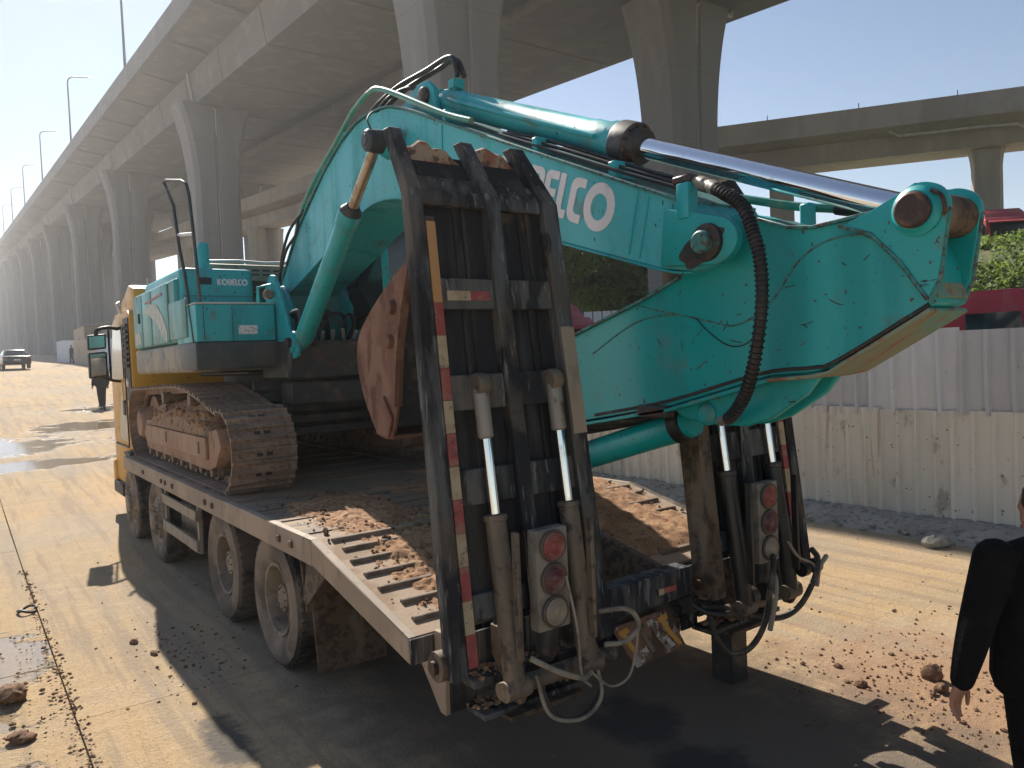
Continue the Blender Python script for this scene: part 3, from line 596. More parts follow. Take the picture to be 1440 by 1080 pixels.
tree(52.0, 60.0, 15.5, 7.5, 'taller tree in back of the pair seen under the boom', 70, 300, .3)
m = MB(); m.box(30.2, 31.6, 24.8, 26.2, 0, 7.6); m.box(30.1, 31.7, 24.7, 26.3, 7.6, 7.9)
top('masonry_post', m, 'brick', (30.9, 25.5, 0), 'brown masonry post standing right of the trees under the boom', 'post', bevel=.05)
# weeds covering the embankment
V, F = [], []
for k in range(420):
    x = random.uniform(36, 50); y = random.uniform(5, 27); z = float(gh(x, y)); s_ = random.uniform(.3, .75)
    leaves(V, F, (x, y, z+s_*.3), (s_*1.3, s_*1.3, s_*.8), 70, .13)
me = bpy.data.meshes.new('embankment_weeds'); me.from_pydata(np.concatenate(V).tolist(), [], F); me.materials.append(M['leaf2'])
tag(link('embankment_weeds', me), 'bright green weeds and low shrubs covering the embankment', 'weeds', kind='stuff')
em = grid(np.linspace(31, 62, 40), np.linspace(-24, 40, 50), lambda x, y: gh(x, y)+.02)
top('embankment', em, 'grass', (0, 0, 0), kind='structure', smooth=180)

# ================================================================== FLATBED TRUCK
CX = 3.34
T = root('flatbed_truck', (CX, 8.6, 0), 'muddy flatbed truck with yellow cab and raised black ramps carrying the excavator', 'truck')
XL, XR = 1.85, 4.83
# deck
m = MB(); m.box(XL+.05, XR-.05, 4.9, 11.9, 1.14, 1.20); deck = part('deck', m, 'deck', T)
for (a, b, s) in ((XL, XL+.06, -1), (XR-.06, XR, 1)):
    for (y0, y1) in ((4.91, 7.0), (7.004, 11.9)):
        m = MB(); m.box(a, b, y0, y1, 1.025, 1.203); part('side_beam', m, 'beam', deck, .006)
for yb in (5.25, 5.5, 7.3, 7.55, 8.9, 9.25, 9.45, 10.5):
    m = MB(); m.box(XL-.018, XL, yb, yb+.05, 1.09, 1.14); part('beam_bracket', m, 'ramp_rust', deck, .004)
for k in range(12):     # raised plate seams on the deck
    y = 5.1+k*.55; m = MB(); m.box(XL+.07, XR-.07, y, y+.03, 1.201, 1.209); part('deck_strip', m, 'deck', deck)
m = MB(); m.box(2.1, 4.6, 11.9, 12.0, 1.2, 1.75); part('headboard', m, 'beam', T, .01)
# tails
def tz(y): return 1.203-(4.9-y)*(.30/1.3)
for sgn in (-1, 1):
    xa, xb = (XL, 2.93) if sgn < 0 else (3.75, XR); xo = xa if sgn < 0 else xb
    m = MB(); m.hexa([(xa+.05, 3.6, tz(3.6)-.05), (xb, 3.6, tz(3.6)-.05), (xb, 4.9, tz(4.9)-.05), (xa+.05, 4.9, tz(4.9)-.05), (xa+.05, 3.6, tz(3.6)), (xb, 3.6, tz(3.6)), (xb, 4.9, tz(4.9)), (xa+.05, 4.9, tz(4.9))])
    if sgn > 0: m.v = [(p[0]-.05 if abs(p[0]-xb) < 1e-6 else p[0]-.05*0, p[1], p[2]) for p in m.v]
    td = part('tail_deck', m, 'taildeck', T)
    for (x0, x1) in ((xa-.002, xa+.058), (xb-.058, xb+.002)):
        m = MB(); d = .135; m.hexa([(x0, 3.58, tz(3.6)-d), (x1, 3.58, tz(3.6)-d), (x1, 4.9, tz(4.9)-d-.035), (x0, 4.9, tz(4.9)-d-.035), (x0, 3.58, tz(3.6)+.004), (x1, 3.58, tz(3.6)+.004), (x1, 4.9, tz(4.9)+.004), (x0, 4.9, tz(4.9)+.004)])
        part('tail_beam', m, 'beam' if abs(x0-XL) < .1 else 'ramp_rust', td, .006)
    m = MB(); m.box(xa, xb, 3.56, 3.578, tz(3.6)-.135, tz(3.6)); part('end_plate', m, 'ramp', td, .004)
    for k, y in enumerate((4.83, 4.68, 4.5, 4.31, 4.12, 3.93, 3.74)):
        a0, a1 = xa+.10+random.uniform(0, .08), xb-.12
        brk = random.uniform(.3, .55)
        for (p, q) in ((a0, a0+(a1-a0)*brk), (a0+(a1-a0)*brk+.03, a1)):
            m = MB(); z = tz(y)-.004; m.add([(p, y-.02, z), (q, y-.02, z), (q, y+.03, z+.01), (p, y+.03, z+.01), (p, y-.015, z+.024), (q, y-.015, z+.024), (q, y+.012, z+.03), (p, y+.012, z+.03)], [(0, 1, 2, 3), (4, 5, 6, 7), (0, 1, 5, 4), (1, 2, 6, 5), (2, 3, 7, 6), (3, 0, 4, 7)])
            part('cleat', m, 'cleat', td, .003)
    # hinge bracket hanging below the tail end
    s = sgn; q0 = 2.02 if s < 0 else 3.80
    for xq, mt_ in ((q0-.03, 'beam' if s < 0 else 'ramp_rust'), (q0+.82, 'ramp_rust')):
        m = MB(); m.prism([(3.555, .93), (3.555, .82), (3.76, .80), (3.73, .72), (3.63, .61), (3.52, .49), (3.465, .49), (3.45, .93)], xq, xq+.03); part('hinge_plate', m, mt_, td, .004)
    m = MB(); m.box(q0+.0, q0+.16, 3.452, 3.47, .50, .92); m.box(q0+.16, q0+.82, 3.44, 3.46, .56, .90); m.box(q0+.08, q0+.8, 3.26, 3.44, .50, .53); m.box(q0+.05, q0+.75, 3.3, 3.44, .66, .70); part('bracket_face', m, 'ramp', td, .004)
    m = MB(); m.cyl((q0+.14, 3.20, .66), (q0+.92, 3.20, .66), .045, 14); part('torsion_shaft', m, 'cyl_dirty', td)
    m = MB(); m.box(q0+.2, q0+.7, 3.2, 3.3, .48, .505); part('bracket_foot', m, 'ramp_rust', td, .004)
    for xq in (q0+.20, q0+.72):
        m = MB(); m.prism([(3.12, .60), (3.18, .60), (3.36, .80), (3.36, .96), (3.28, .96), (3.07, .68)], xq, xq+.035); part('cylinder_lug', m, 'ramp_rust', td, .005)
        m = MB(); m.lathe([(.0, 0), (.032, 0), (.034, .03), (.02, .035), (0, .035)], (xq-.002, 3.14, .68), (-1, 0, 0), 14); part('lug_pin', m, 'pinsteel', td)
# gap between the tails: sunk ends of the chassis
for (x0, x1) in ((2.93, 2.96), (3.72, 3.75)):
    m = MB(); m.hexa([(x0, 3.6, .62), (x1, 3.6, .62), (x1, 4.9, .8), (x0, 4.9, .8), (x0, 3.6, tz(3.6)-.02), (x1, 3.6, tz(3.6)-.02), (x1, 4.9, tz(4.9)-.01), (x0, 4.9, tz(4.9)-.01)]); part('gap_wall', m, 'ramp_rust', T)
m = MB(); m.box(2.96, 3.72, 4.86, 4.9, .7, 1.19); part('gap_back_plate', m, 'dark_steel', T)
# rear beam
m = MB(); m.box(2.95, 3.72, 3.28, 3.42, .80, .985); m.prism([(3.58, .80), (3.72, .80), (3.72, .62)], 3.28, 3.40, 'y'); m.prism([(2.96, .80), (3.10, .80), (2.96, .64)], 3.28, 3.40, 'y'); rb = part('cross_beam', m, 'ramp', T, .008)
m = MB(); m.box(3.40, 3.56, 3.268, 3.28, .87, .905); part('reflector', m, 'tape_red', rb)
m = MB(); m.box(3.40, 3.445, 3.262, 3.281, .869, .906); part('reflector', m, 'tape_pale', rb)
m = MB(); m.box(2.98, 3.7, 3.36, 3.42, .66, .78); m.box(3.0, 3.3, 3.3, 3.4, .60, .66); part('crossmember', m, 'dark_steel', T, .006)
# worn warning plate
ws = MB(); ws.slab([(3.03, 3.30, .745), (3.51, 3.30, .755), (3.60, 3.24, .52), (3.17, 3.24, .49)], (0, .97, .25), .012); wp = part('warning_plate', ws, 'plate_sign', T, .003, label='rusted warning plate with worn yellow and grey painted characters')
def glyph(pts, mt):
    g = MB(); o = Vector((3.03, 3.30, .745)); ux = Vector((.48, 0, .01)); uy = Vector((.115, -.06, -.245))
    g.slab([o+ux*a+uy*b+Vector((0, -.004, 0)) for a, b in pts], (0, .97, .25), .003); part('painted_character', g, mt, wp, smooth=0)
for k, (a, c) in enumerate(((.06, 'sign_yellow'), (.55, 'sign_grey'), (.75, 'sign_yellow'))):
    glyph([(a, .12), (a+.17, .08), (a+.17, .2), (a+.1, .22), (a+.11, .5), (a+.17, .86), (a+.1, .9), (a+.03, .55), (a+.03, .24), (a, .26)], c)
glyph([(.30, .15), (.5, .12), (.5, .22), (.45, .24), (.46, .8), (.38, .84), (.37, .25), (.3, .27)], 'ramp_rust'); glyph([(.12, .7), (.34, .66), (.36, .92), (.14, .96)], 'sign_grey'); glyph([(.6, .6), (.75, .58), (.8, .85), (.64, .9)], 'sign_grey')
# outrigger foot on the right
m = MB(); m.box(4.28, 4.46, 3.44, 3.62, .003, .8); part('outrigger_leg', m, 'dark_steel', T, .008)
m = MB(); m.box(3.7, 4.95, 3.40, 3.44, .62, .68); part('outrigger_beam', m, 'dark_steel', T, .006)
# chassis
for xc in (2.92, 3.72): m = MB(); m.box(xc-.05, xc+.05, 4.95, 14.0, .72, .999); part('frame_rail', m, 'dark_steel', T)
for y in np.arange(5.0, 11.9, .85): m = MB(); m.box(2.0, 4.7, y, y+.08, 1.0, 1.139); part('crossmember', m, 'dark_steel', T)
for y in (6.0, 7.45, 10.3, 12.0):
    m = MB(); m.cyl((2.2, y, .53), (4.5, y, .53), .085, 12); ax_ = part('axle', m, 'dark_steel', T)
    m = MB(); m.lathe([(0, -.34), (.12, -.3), (.2, -.1), (.2, .1), (.12, .3), (0, .34)], (CX, y, .53), (1, 0, 0), 18); part('differential', m, 'dark_steel', ax_)
m = MB(); m.box(2.35, 2.85, 8.3, 9.6, .45, .98); part('fuel_tank', m, 'dark_steel', T, .04)
# wheels
def wheel(y, rear):
    w_ = sub('wheel', T); R, n = .53, 40; X0 = 1.93
    def tyre(x0, x1):
        t = MB(); prof = [(.29, x0+.05), (.36, x0+.012), (.44, x0), (.50, x0+.02), (.525, x0+.05), (.53, x0+.09), (.53, x1-.09), (.525, x1-.05), (.5, x1-.02), (.44, x1), (.36, x1-.012), (.29, x1-.05)]
        return t.lathe([(r, h) for r, h in prof], (0, y, .53), (1, 0, 0), n, True)
    t = tyre(X0, X0+.29); part('tyre', t, 'tyre', w_, smooth=30)
    s_ = MB(); s_.lathe([(.285, X0+.05), (.36, X0+.008), (.44, X0-.004), (.497, X0+.016), (.495, X0+.024), (.44, X0+.006), (.36, X0+.018), (.285, X0+.06)], (0, y, .53), (1, 0, 0), n, True); part('sidewall', s_, 'tyre_side', w_, smooth=50)
    tr = MB()
    for k in range(44):
        a = 2*math.pi*k/44; c, sn = math.cos(a), math.sin(a); ta = .028
        for (h0, h1, da) in ((X0+.03, X0+.13, 0), (X0+.16, X0+.26, .07)):
            q = []
            for rr_ in (.524, .541):
                for (hh, tt) in ((h0, -ta), (h1, -ta), (h1, ta), (h0, ta)): aa = a+da+tt; q.append((hh, y+rr_*math.cos(aa), .53+rr_*math.sin(aa)))
            tr.hexa(q)
    o = part('tread', tr, 'tyre', w_, smooth=0); o['kind'] = 'stuff'
    if rear:
        part('inner_tyre', tyre(X0+.33, X0+.62), 'tyre', w_, smooth=30)
        r_ = MB(); r_.lathe([(.292, X0+.04), (.285, X0+.03), (.265, X0+.035), (.25, X0+.07), (.245, X0+.16), (.225, X0+.185), (.12, X0+.19), (.115, X0+.10), (.105, X0+.075), (.0, X0+.07)], (0, y, .53), (1, 0, 0), 32, False, False); part('rim', r_, 'rim', w_, smooth=30)
        b = MB()
        for k in range(10): a = 2*math.pi*k/10; b.cyl((X0+.155, y+.17*math.cos(a), .53+.17*math.sin(a)), (X0+.19, y+.17*math.cos(a), .53+.17*math.sin(a)), .016, 8)
        for k in range(8): a = 2*math.pi*k/8; b.cyl((X0+.06, y+.085*math.cos(a), .53+.085*math.sin(a)), (X0+.09, y+.085*math.cos(a), .53+.085*math.sin(a)), .009, 6)
        part('wheel_nuts', b, 'rim', w_)['kind'] = 'stuff'
    else:
        r_ = MB(); r_.lathe([(.292, X0+.04), (.285, X0+.03), (.265, X0+.035), (.25, X0+.06), (.235, X0+.04), (.2, X0+.0), (.13, X0-.005), (.12, X0-.04), (.10, X0-.055), (.0, X0-.06)], (0, y, .53), (1, 0, 0), 32, False, False); part('rim', r_, 'rim', w_, smooth=30)
        b = MB()
        for k in range(10): a = 2*math.pi*k/10; b.cyl((X0-.045, y+.165*math.cos(a), .53+.165*math.sin(a)), (X0+.02, y+.165*math.cos(a), .53+.165*math.sin(a)), .017, 8)
        part('wheel_nuts', b, 'guard', w_)['kind'] = 'stuff'
    return w_
WY = (12.0, 10.3, 7.45, 6.0)
for y in WY:
    w_ = wheel(y, y < 9)
    c = copy_tree(w_, T, (0, 0, 0)); c.rotation_euler = (0, 0, math.pi); c.location = (0, 2*(y-OFF[T.name].y), 0)
for y in (6.0, 7.45):
    m = MB(); m.tube([(1.98, y+.62*math.cos(a), .53+.5*math.sin(a)) for a in np.linspace(.75, 2.35, 9)], .015, 4)
m = MB(); m.slab([(1.92, 5.33, .98), (2.55, 5.33, .98), (2.55, 5.25, .62), (1.92, 5.25, .62)], (0, -1, 0), .02); part('mud_flap', m, 'ramp_rust', T, .003)
m = MB(); m.slab([(1.98, 5.30, .64), (2.52, 5.30, .64), (2.52, 5.24, .16), (1.98, 5.24, .16)], (0, -1, 0), .014); part('mud_flap', m, 'ramp_rust', T, .003)
m = MB(); m.slab([(1.89, 4.72, 1.02), (1.89, 5.1, 1.05), (1.89, 5.22, .72), (1.89, 5.14, .70)], (1, 0, 0), .02); part('tail_gusset', m, 'ramp_rust', T, .003)
# side guard
sg = sub('side_guard', T)
for z0, z1 in ((.82, .93), (.50, .62)):
    m = MB(); m.box(1.90, 1.93, 8.22, 9.78, z0, z1); part('rail', m, 'guard', sg, .006)
for y in (8.22, 9.72):
    m = MB(); m.box(1.93, 1.97, y, y+.06, .48, 1.0); part('post', m, 'guard', sg, .005)
m = MB(); m.box(2.02, 2.5, 8.5, 9.4, .42, .9); part('air_tank_box', m, 'dark_steel', T, .03)
m = MB(); m.box(1.95, 2.9, 11.9, 12.0, .55, 1.19); part('battery_box', m, 'guard', T, .02)

# ------------------------------------------------------------------ ramps
def ry(z): return 3.15+.112*(z-.85) if z < 3.22 else 3.4154+(z-3.22)*.62
def rail_prism(mb, x0, x1, z0, z1, d0, d1):
    """beam that follows the leaning ramp, front face d0 and back face d1 behind the ramp's rear plane"""
    zs = [z0]+[z for z in (3.22,) if z0 < z < z1]+[z1]; vs = []
    def tx(x, z):      # the ramp narrows above its bend
        k = .095*(z-.85)/2.75+.2*max(0, z-3.22)
        return x-(x-2.2)*k if x < CX else x+(2*CX-2.2-x)*k
    for z in zs: vs += [(tx(x0, z), ry(z)+d0, z), (tx(x1, z), ry(z)+d0, z), (tx(x1, z), ry(z)+d1, z), (tx(x0, z), ry(z)+d1, z)]
    k = len(zs); fs = [(3, 2, 1, 0), tuple(range((k-1)*4, k*4))]+[(i*4+j, i*4+(j+1) % 4, (i+1)*4+(j+1) % 4, (i+1)*4+j) for i in range(k-1) for j in range(4)]
    return mb.add(vs, fs)
def ramp(sg_):
    R_ = sub('ramp', T); fx = (lambda x: x) if sg_ < 0 else (lambda x: 2*CX-x)
    def X(a, b): return (min(fx(a), fx(b)), max(fx(a), fx(b)))
    def rail(nm, a, b, z0, z1, d0, d1, mt, bev=.006):
        p = MB(); x0, x1 = X(a, b); rail_prism(p, x0, x1, z0, z1, d0, d1); return part(nm, p, mt, R_, bev)
    rail('rail', 1.855, 1.945, .80, 3.6, 0, .085, 'ramp'); rail('rail', 2.37, 2.465, 1.45 if sg_ < 0 else .9, 3.57, .0, .085, 'ramp'); rail('rail', 2.79, 2.905, .78, 3.58, 0, .09 if sg_ < 0 else .17, 'ramp' if sg_ < 0 else 'ramp_rust')
    rail('tread_plate', 1.95, 2.41, 1.02, 3.47, .072, .084, 'ramp_plate', 0); rail('tread_plate', 2.43, 2.83, 1.02, 3.5, .072, .084, 'ramp_plate', 0)
    for a in (2.16, 2.22, 2.62, 2.68): rail('stiffener', a, a+.018, 1.0, 3.3, .05, .0718, 'ramp_plate', 0)
    for (z0, z1) in ((3.16, 3.32), (2.62, 2.78), (2.10, 2.28), (1.62, 1.80), (1.05, 1.18)):
        for (a, b) in ((1.95, 2.365), (2.47, 2.785)): rail('cross_member', a, b, z0, z1, .022, .0715, 'ramp')
    # reflective strip beside the outer rail
    z = 3.07; k = 0
    while z > .86:
        h = .42 if k == 0 else .165; z1 = max(z-h, .84); rail('reflector', 1.955, 2.012, z1+.003, z, .012, .03, ('tape_orange' if sg_ < 0 else 'tape_pale') if k == 0 else ('tape_red' if k % 2 else 'tape_pale'), 0); z = z1; k += 1
    rail('strip_backing', 1.947, 2.02, .82, 3.1, .0305, .0715, 'ramp', 0)
    rail('reflector', 2.05, 2.20, 2.665, 2.715, .018, .029, 'tape_pale', 0); rail('reflector', 2.20, 2.33, 2.666, 2.714, .018, .029, 'tape_red', 0)
    rail('dusty_strip', 2.80, 2.90, 1.92, 2.52, -.006, -.001, 'ramp_dusty', 0)
    # torn rusty lip along the top
    for (a, b, z0) in ((1.96, 2.33, 3.45), (2.48, 2.78, 3.47)):
        v, f = [], []; n = 9
        x0, x1 = fx(a), fx(b)
        for i in range(n):
            t = i/(n-1); x = x0+(x1-x0)*t; zt = z0+.035+.06*math.sin(2.3*t+.6)+jit(.02)-.05*t
            x = x-(x-2.2)*.145 if x < CX else x+(2*CX-2.2-x)*.145
            for dz, dy in ((-.02, .06), (-.02, .09), (zt-z0, .08+jit(.02)), (zt-z0-.01, .05+jit(.02))): v.append((x, ry(z0)+dy, z0+dz))
        f = [(3, 2, 1, 0), tuple(range((n-1)*4, n*4))]+[(i*4+j, i*4+(j+1) % 4, (i+1)*4+(j+1) % 4, (i+1)*4+j) for i in range(n-1) for j in range(4)]
        p = MB(); p.add(v, f); part('torn_lip', p, 'torn', R_, smooth=20)
    # hinge eyes
    for a in (1.88, 2.85):
        p = MB(); p.lathe([(.035, 0), (.075, 0), (.075, .05), (.035, .05)], (fx(a)-.025-.03, 3.26, .86), (1, 0, 0), 18, True); part('hinge_eye', p, 'ramp_rust', R_, smooth=40)
        p = MB(); p.cyl((fx(a)-.08, 3.26, .86), (fx(a)+.09, 3.26, .86), .034, 12); part('hinge_pin', p, 'pinsteel', R_)
    # lifting cylinders
    for a in (2.185, 2.67):
        x = fx(a); b0 = Vector((x, 3.10, .70)); t0 = Vector((x, ry(2.2)+.005, 2.25)); d = t0-b0; L = d.length; at = lambda s: b0+d*(s/L)
        p = MB(); p.tube([at(-.02), at(.03), at(.84), at(.845), at(.87), at(.875)], [.045, .055, .055, .062, .062, .05], 16); part('cylinder_barrel', p, 'cyl_dirty' if sg_ < 0 else 'cyl_black', R_)
        p = MB(); p.tube([at(.86), at(1.28)], .029, 16); part('cylinder_rod', p, 'chrome', R_)
        p = MB(); p.tube([at(1.26), at(1.27), at(1.5), at(1.52)], [.03, .042, .042, .036], 16); part('rod_sleeve', p, 'sleeve', R_)
        p = MB(); p.lathe([(.0, -.035), (.055, -.035), (.062, -.02), (.062, .02), (.055, .035), (0, .035)], at(1.54), (1, 0, 0), 18); part('rod_eye', p, 'cyl_dirty', R_)
        p = MB(); p.lathe([(0, -.07), (.05, -.07), (.05, .07), (0, .07)], b0, (1, 0, 0), 16); part('barrel_eye', p, 'cyl_dirty', R_)
        p = MB(); p.box(x-.012, x+.012, b0.y-.075, b0.y-.03, .86, 1.5); part('barrel_pipe', p, 'cyl_dirty' if sg_ < 0 else 'cyl_black', R_, .004)
    # lamp cluster
    lx = fx(2.435); p = MB(); p.box(lx-.105, lx+.105, 3.075, 3.15, .95, 1.475); lb = part('lamp_box', p, 'lamp_box', R_, .012, 2)
    for z, mt in ((1.385, 'lens_red'), (1.215, 'lens_dark'), (1.045, 'lens_clear')):
        p = MB(); p.lathe([(.0, .0), (.082, .0), (.085, .014), (.078, .022), (.070, .018), (.0, .018)], (lx, 3.075, z), (0, -1, 0), 28); part('lamp_rim', p, 'lens_rim', R_)
        p = MB(); p.lathe([(.0, .005), (.069, .005), (.069, .020), (.062, .024), (.058, .021), (.053, .027), (.048, .024), (.042, .029), (.036, .026), (.030, .031), (.024, .028), (.016, .032), (.0, .033)], (lx, 3.075, z), (0, -1, 0), 28); part('tail_lamp', p, mt, R_)
    p = MB(); p.tube([(lx, 3.14, .98), (lx-.01, 3.14, .82), (lx, 3.15, .78)], [.065, .06, .035], 14); part('lamp_bracket', p, 'dark_steel', R_)
    return R_
ramp(-1); ramp(1)
for s_ in (-1, 1):      # clay packed round the hinges
    c = MB()
    for k in range(200):
        x = random.uniform(2.1, 2.75); x = x if s_ < 0 else 2*CX-x
        lump(c, (x, random.uniform(3.31, 3.43), random.choice([.532, .702])+random.uniform(0, .02)), random.uniform(.006, .019), ICO1, .8, .4)
    part('packed_clay', c, 'mud', T, smooth=0)['kind'] = 'stuff'
# hoses and cables at the hinge
def hose(pts, r, mt, parent, nm='hose', n=8, k=8): p = MB(); p.tube(spline(pts, k), r, n); return part(nm, p, mt, parent)
hose([(2.24, 3.04, .86), (2.36, 2.98, .78), (2.52, 2.98, .70), (2.62, 3.02, .69)], .015, 'cable', T)
hose([(2.72, 3.06, .98), (2.86, 2.98, .98), (2.93, 2.97, .88), (2.86, 3.0, .80), (2.74, 3.04, .80)], .014, 'cable', T)
hose([(2.62, 3.02, .69), (2.72, 2.98, .60), (2.84, 2.97, .62), (2.90, 2.97, .74), (2.92, 2.97, .84)], .007, 'cable', T)
hose([(2.50, 3.05, 1.22), (2.52, 3.0, .95), (2.52, 2.98, .72), (2.58, 2.98, .64)], .007, 'cable', T)
hose([(2.36, 3.16, .70), (2.4, 3.1, .50), (2.58, 3.06, .44), (2.72, 3.06, .52), (2.74, 3.12, .70)], .011, 'cable', T)
hose([(2.40, 3.2, .66), (2.46, 3.12, .47), (2.62, 3.1, .43), (2.76, 3.1, .55), (2.78, 3.16, .72)], .012, 'hose', T)
hose([(4.24, 3.05, 1.0), (4.18, 3.0, .97), (4.12, 2.98, .86), (4.10, 3.02, .60), (4.02, 3.08, .44), (3.9, 3.14, .42), (3.84, 3.2, .52), (3.84, 3.26, .68)], .019, 'hose', T)
hose([(4.22, 3.05, .90), (4.18, 2.99, .86), (4.14, 2.97, .74), (4.12, 3.0, .55)], .018, 'cable', T)
hose([(4.68, 3.05, .96), (4.62, 2.97, .92), (4.56, 2.96, .80), (4.46, 3.0, .64), (4.32, 3.04, .58), (4.16, 3.1, .60), (4.0, 3.2, .66), (3.82, 3.3, .70)], .02, 'hose', T)
hose([(4.34, 3.0, 1.08), (4.42, 2.98, .97), (4.56, 2.97, .90), (4.60, 2.97, .82)], .009, 'cable', T)
hose([(4.60, 2.97, .74), (4.62, 2.96, .86), (4.70, 2.96, .92), (4.76, 3.0, .90)], .016, 'cable', T)
hose([(3.72, 3.3, .74), (3.8, 3.22, .68), (3.95, 3.16, .66), (4.1, 3.14, .70)], .018, 'hose', T)
for x in (4.56, 4.70): 
    m = MB(); m.lathe([(.0, 0), (.05, 0), (.05, .05), (.02, .06), (0, .06)], (x, 3.06, .84), (1, 0, 0), 16); part('shaft_collar', m, 'cyl_black', T)
for x in (4.04, 4.18):
    m = MB(); m.lathe([(.0, 0), (.055, 0), (.055, .06), (0, .06)], (x, 3.1, .76), (1, 0, 0), 16); part('shaft_collar', m, 'cyl_black', T)

# ------------------------------------------------------------------ truck cab
C_ = sub('cab', T)
m = MB(); prof = [(12.38, 1.15), (12.38, 3.22), (12.55, 3.30), (13.55, 3.30), (13.85, 3.18), (14.2, 2.25), (14.24, .62), (13.3, .58), (13.22, .9), (12.85, 1.2)]
m.prism(prof, 2.10, 4.58); part('cab_shell', m, 'yellow', C_, .05, 2)
m = MB(); m.prism([(12.42, 3.28), (12.5, 3.62), (12.9, 3.7), (13.5, 3.5), (13.75, 3.26)], 2.2, 4.48); part('roof_fairing', m, 'yellow', C_, .05, 2)
m = MB(); m.prism([(13.0, 2.28), (13.02, 3.08), (13.72, 3.08), (14.04, 2.28)], 2.085, 2.1); part('side_window', m, 'glass', C_)
m = MB(); m.prism([(12.42, 1.95), (12.42, 3.18), (12.78, 3.18), (12.78, 1.95)], 2.088, 2.1); lv = part('air_intake_panel', m, 'louvre', C_)
for z in np.arange(2.45, 3.1, .085):
    m = MB(); m.prism([(12.45, z), (12.45, z+.045), (12.76, z+.045), (12.76, z)], 2.055, 2.087); part('louvre_slat', m, 'louvre', lv)
m = MB(); m.lathe([(0, 0), (.07, 0), (.065, .02), (0, .03)], (2.088, 12.62, 2.22), (-1, 0, 0), 14); part('fuel_cap', m, 'silver', C_)
m = MB(); m.prism([(12.86, 1.3), (12.95, 1.9), (13.05, 1.65), (13.2, 2.2), (13.45, 1.7), (13.6, 1.35)], 2.088, 2.1); part('flame_decal', m, 'cab_pale', C_)
m = MB(); m.prism([(12.9, 1.22), (12.9, 1.25), (14.0, 1.25), (14.0, 1.22)], 2.085, 2.1); m.prism([(12.86, 1.25), (12.86, 3.1), (12.89, 3.1), (12.89, 1.25)], 2.085, 2.1); part('door_seam', m, 'louvre', C_)
m = MB(); m.box(2.07, 2.1, 12.95, 13.1, 1.72, 1.95); part('door_handle', m, 'louvre', C_, .01)
m = MB(); m.prism([(12.45, 1.2), (12.3, .75), (12.35, .6), (12.5, .8), (12.75, 1.1), (13.1, 1.16)], 2.02, 2.5); part('fender', m, 'louvre', C_, .02)
m = MB(); m.box(2.04, 2.3, 13.35, 14.15, .42, .62); part('step', m, 'louvre', C_, .02)
m = MB(); m.box(2.05, 2.1, 12.9, 13.0, .95, 1.12); part('indicator', m, 'amber', C_, .01)
m = MB(); m.box(2.07, 4.61, 14.1, 14.34, .45, .95); part('bumper', m, 'yellow', C_, .03)
m = MB(); m.slab([(2.25, 14.02, 2.3), (4.43, 14.02, 2.3), (4.43, 13.78, 3.12), (2.25, 13.78, 3.12)], (0, .96, .28), .12); part('windscreen', m, 'glass', C_)
m = MB(); m.tube([(2.1, 13.0, 3.28), (2.05, 13.0, 3.42), (2.12, 13.2, 3.46)], .018, 8); part('grab_rail', m, 'silver', C_)
m = MB(); m.tube(spline([(2.1, 13.35, 3.06), (1.95, 13.25, 3.08), (1.8, 13.2, 3.04), (1.77, 13.2, 2.95)], 5), .028, 8); mr = part('mirror_arm', m, 'louvre', C_)
m = MB(); m.tube(spline([(2.1, 13.35, 2.24), (1.98, 13.25, 2.26), (1.84, 13.2, 2.32), (1.8, 13.2, 2.4)], 5), .022, 8); part('mirror_arm', m, 'louvre', C_)
m = MB(); m.cyl((1.95, 13.22, 3.07), (1.95, 13.22, 2.26), .016, 8); part('mirror_stay', m, 'louvre', C_)
for z0, z1 in ((2.73, 2.98), (2.30, 2.71)):
    m = MB(); m.prism([(1.65, z0), (1.90, z0+.02), (1.91, z1), (1.65, z1-.02)], 13.14, 13.26, 'y'); part('mirror_head', m, 'louvre', C_, .025, 2)
    m = MB(); m.prism([(1.675, z0+.03), (1.875, z0+.045), (1.88, z1-.03), (1.675, z1-.045)], 13.132, 13.139, 'y'); part('mirror_glass', m, 'mirror_glass', C_)

# ================================================================== EXCAVATOR
EX = root('excavator', (CX, 9.3, 1.21), 'teal tracked excavator loaded on the flatbed with its arm hanging over the ramps', 'excavator')
# tracks -------------------------------------------------------------
R_N, R_F = .365, .45; YN, YF = 7.40, 11.5; ZB = 1.225; ZN, ZF = ZB+R_N, ZB+R_F; ZC = ZF
_lp = [(YN+(YF-YN)*t, ZB) for t in np.linspace(0, 1, 60)]+[(YF+R_F*math.sin(t), ZF-R_F*math.cos(t)) for t in np.linspace(.03, math.pi, 60)]
_tp = spline([(0, YF, ZF+R_F), (0, 10.2, 2.155), (0, 8.95, 2.17), (0, 8.2, 2.075), (0, YN+.12, ZN+R_N-.02)], 20)
_lp += [(p.y, p.z) for p in _tp[1:]]+[(YN-R_N*math.sin(t), ZN+R_N*math.cos(t)) for t in np.linspace(-.22, math.pi, 60)]
_lp = np.array(_lp); _dl = np.r_[0, np.cumsum(np.hypot(*np.diff(np.vstack([_lp, _lp[:1]]), axis=0).T))]; TOT = float(_dl[-1]); NS = 55
def loop_pt(s):
    q = lambda u: np.array([np.interp(u % TOT, _dl, np.r_[_lp[:, 0], _lp[0, 0]]), np.interp(u % TOT, _dl, np.r_[_lp[:, 1], _lp[0, 1]])])
    a, b = q(s-.06), q(s+.06); d = b-a; return q(s), math.atan2(d[1], d[0])
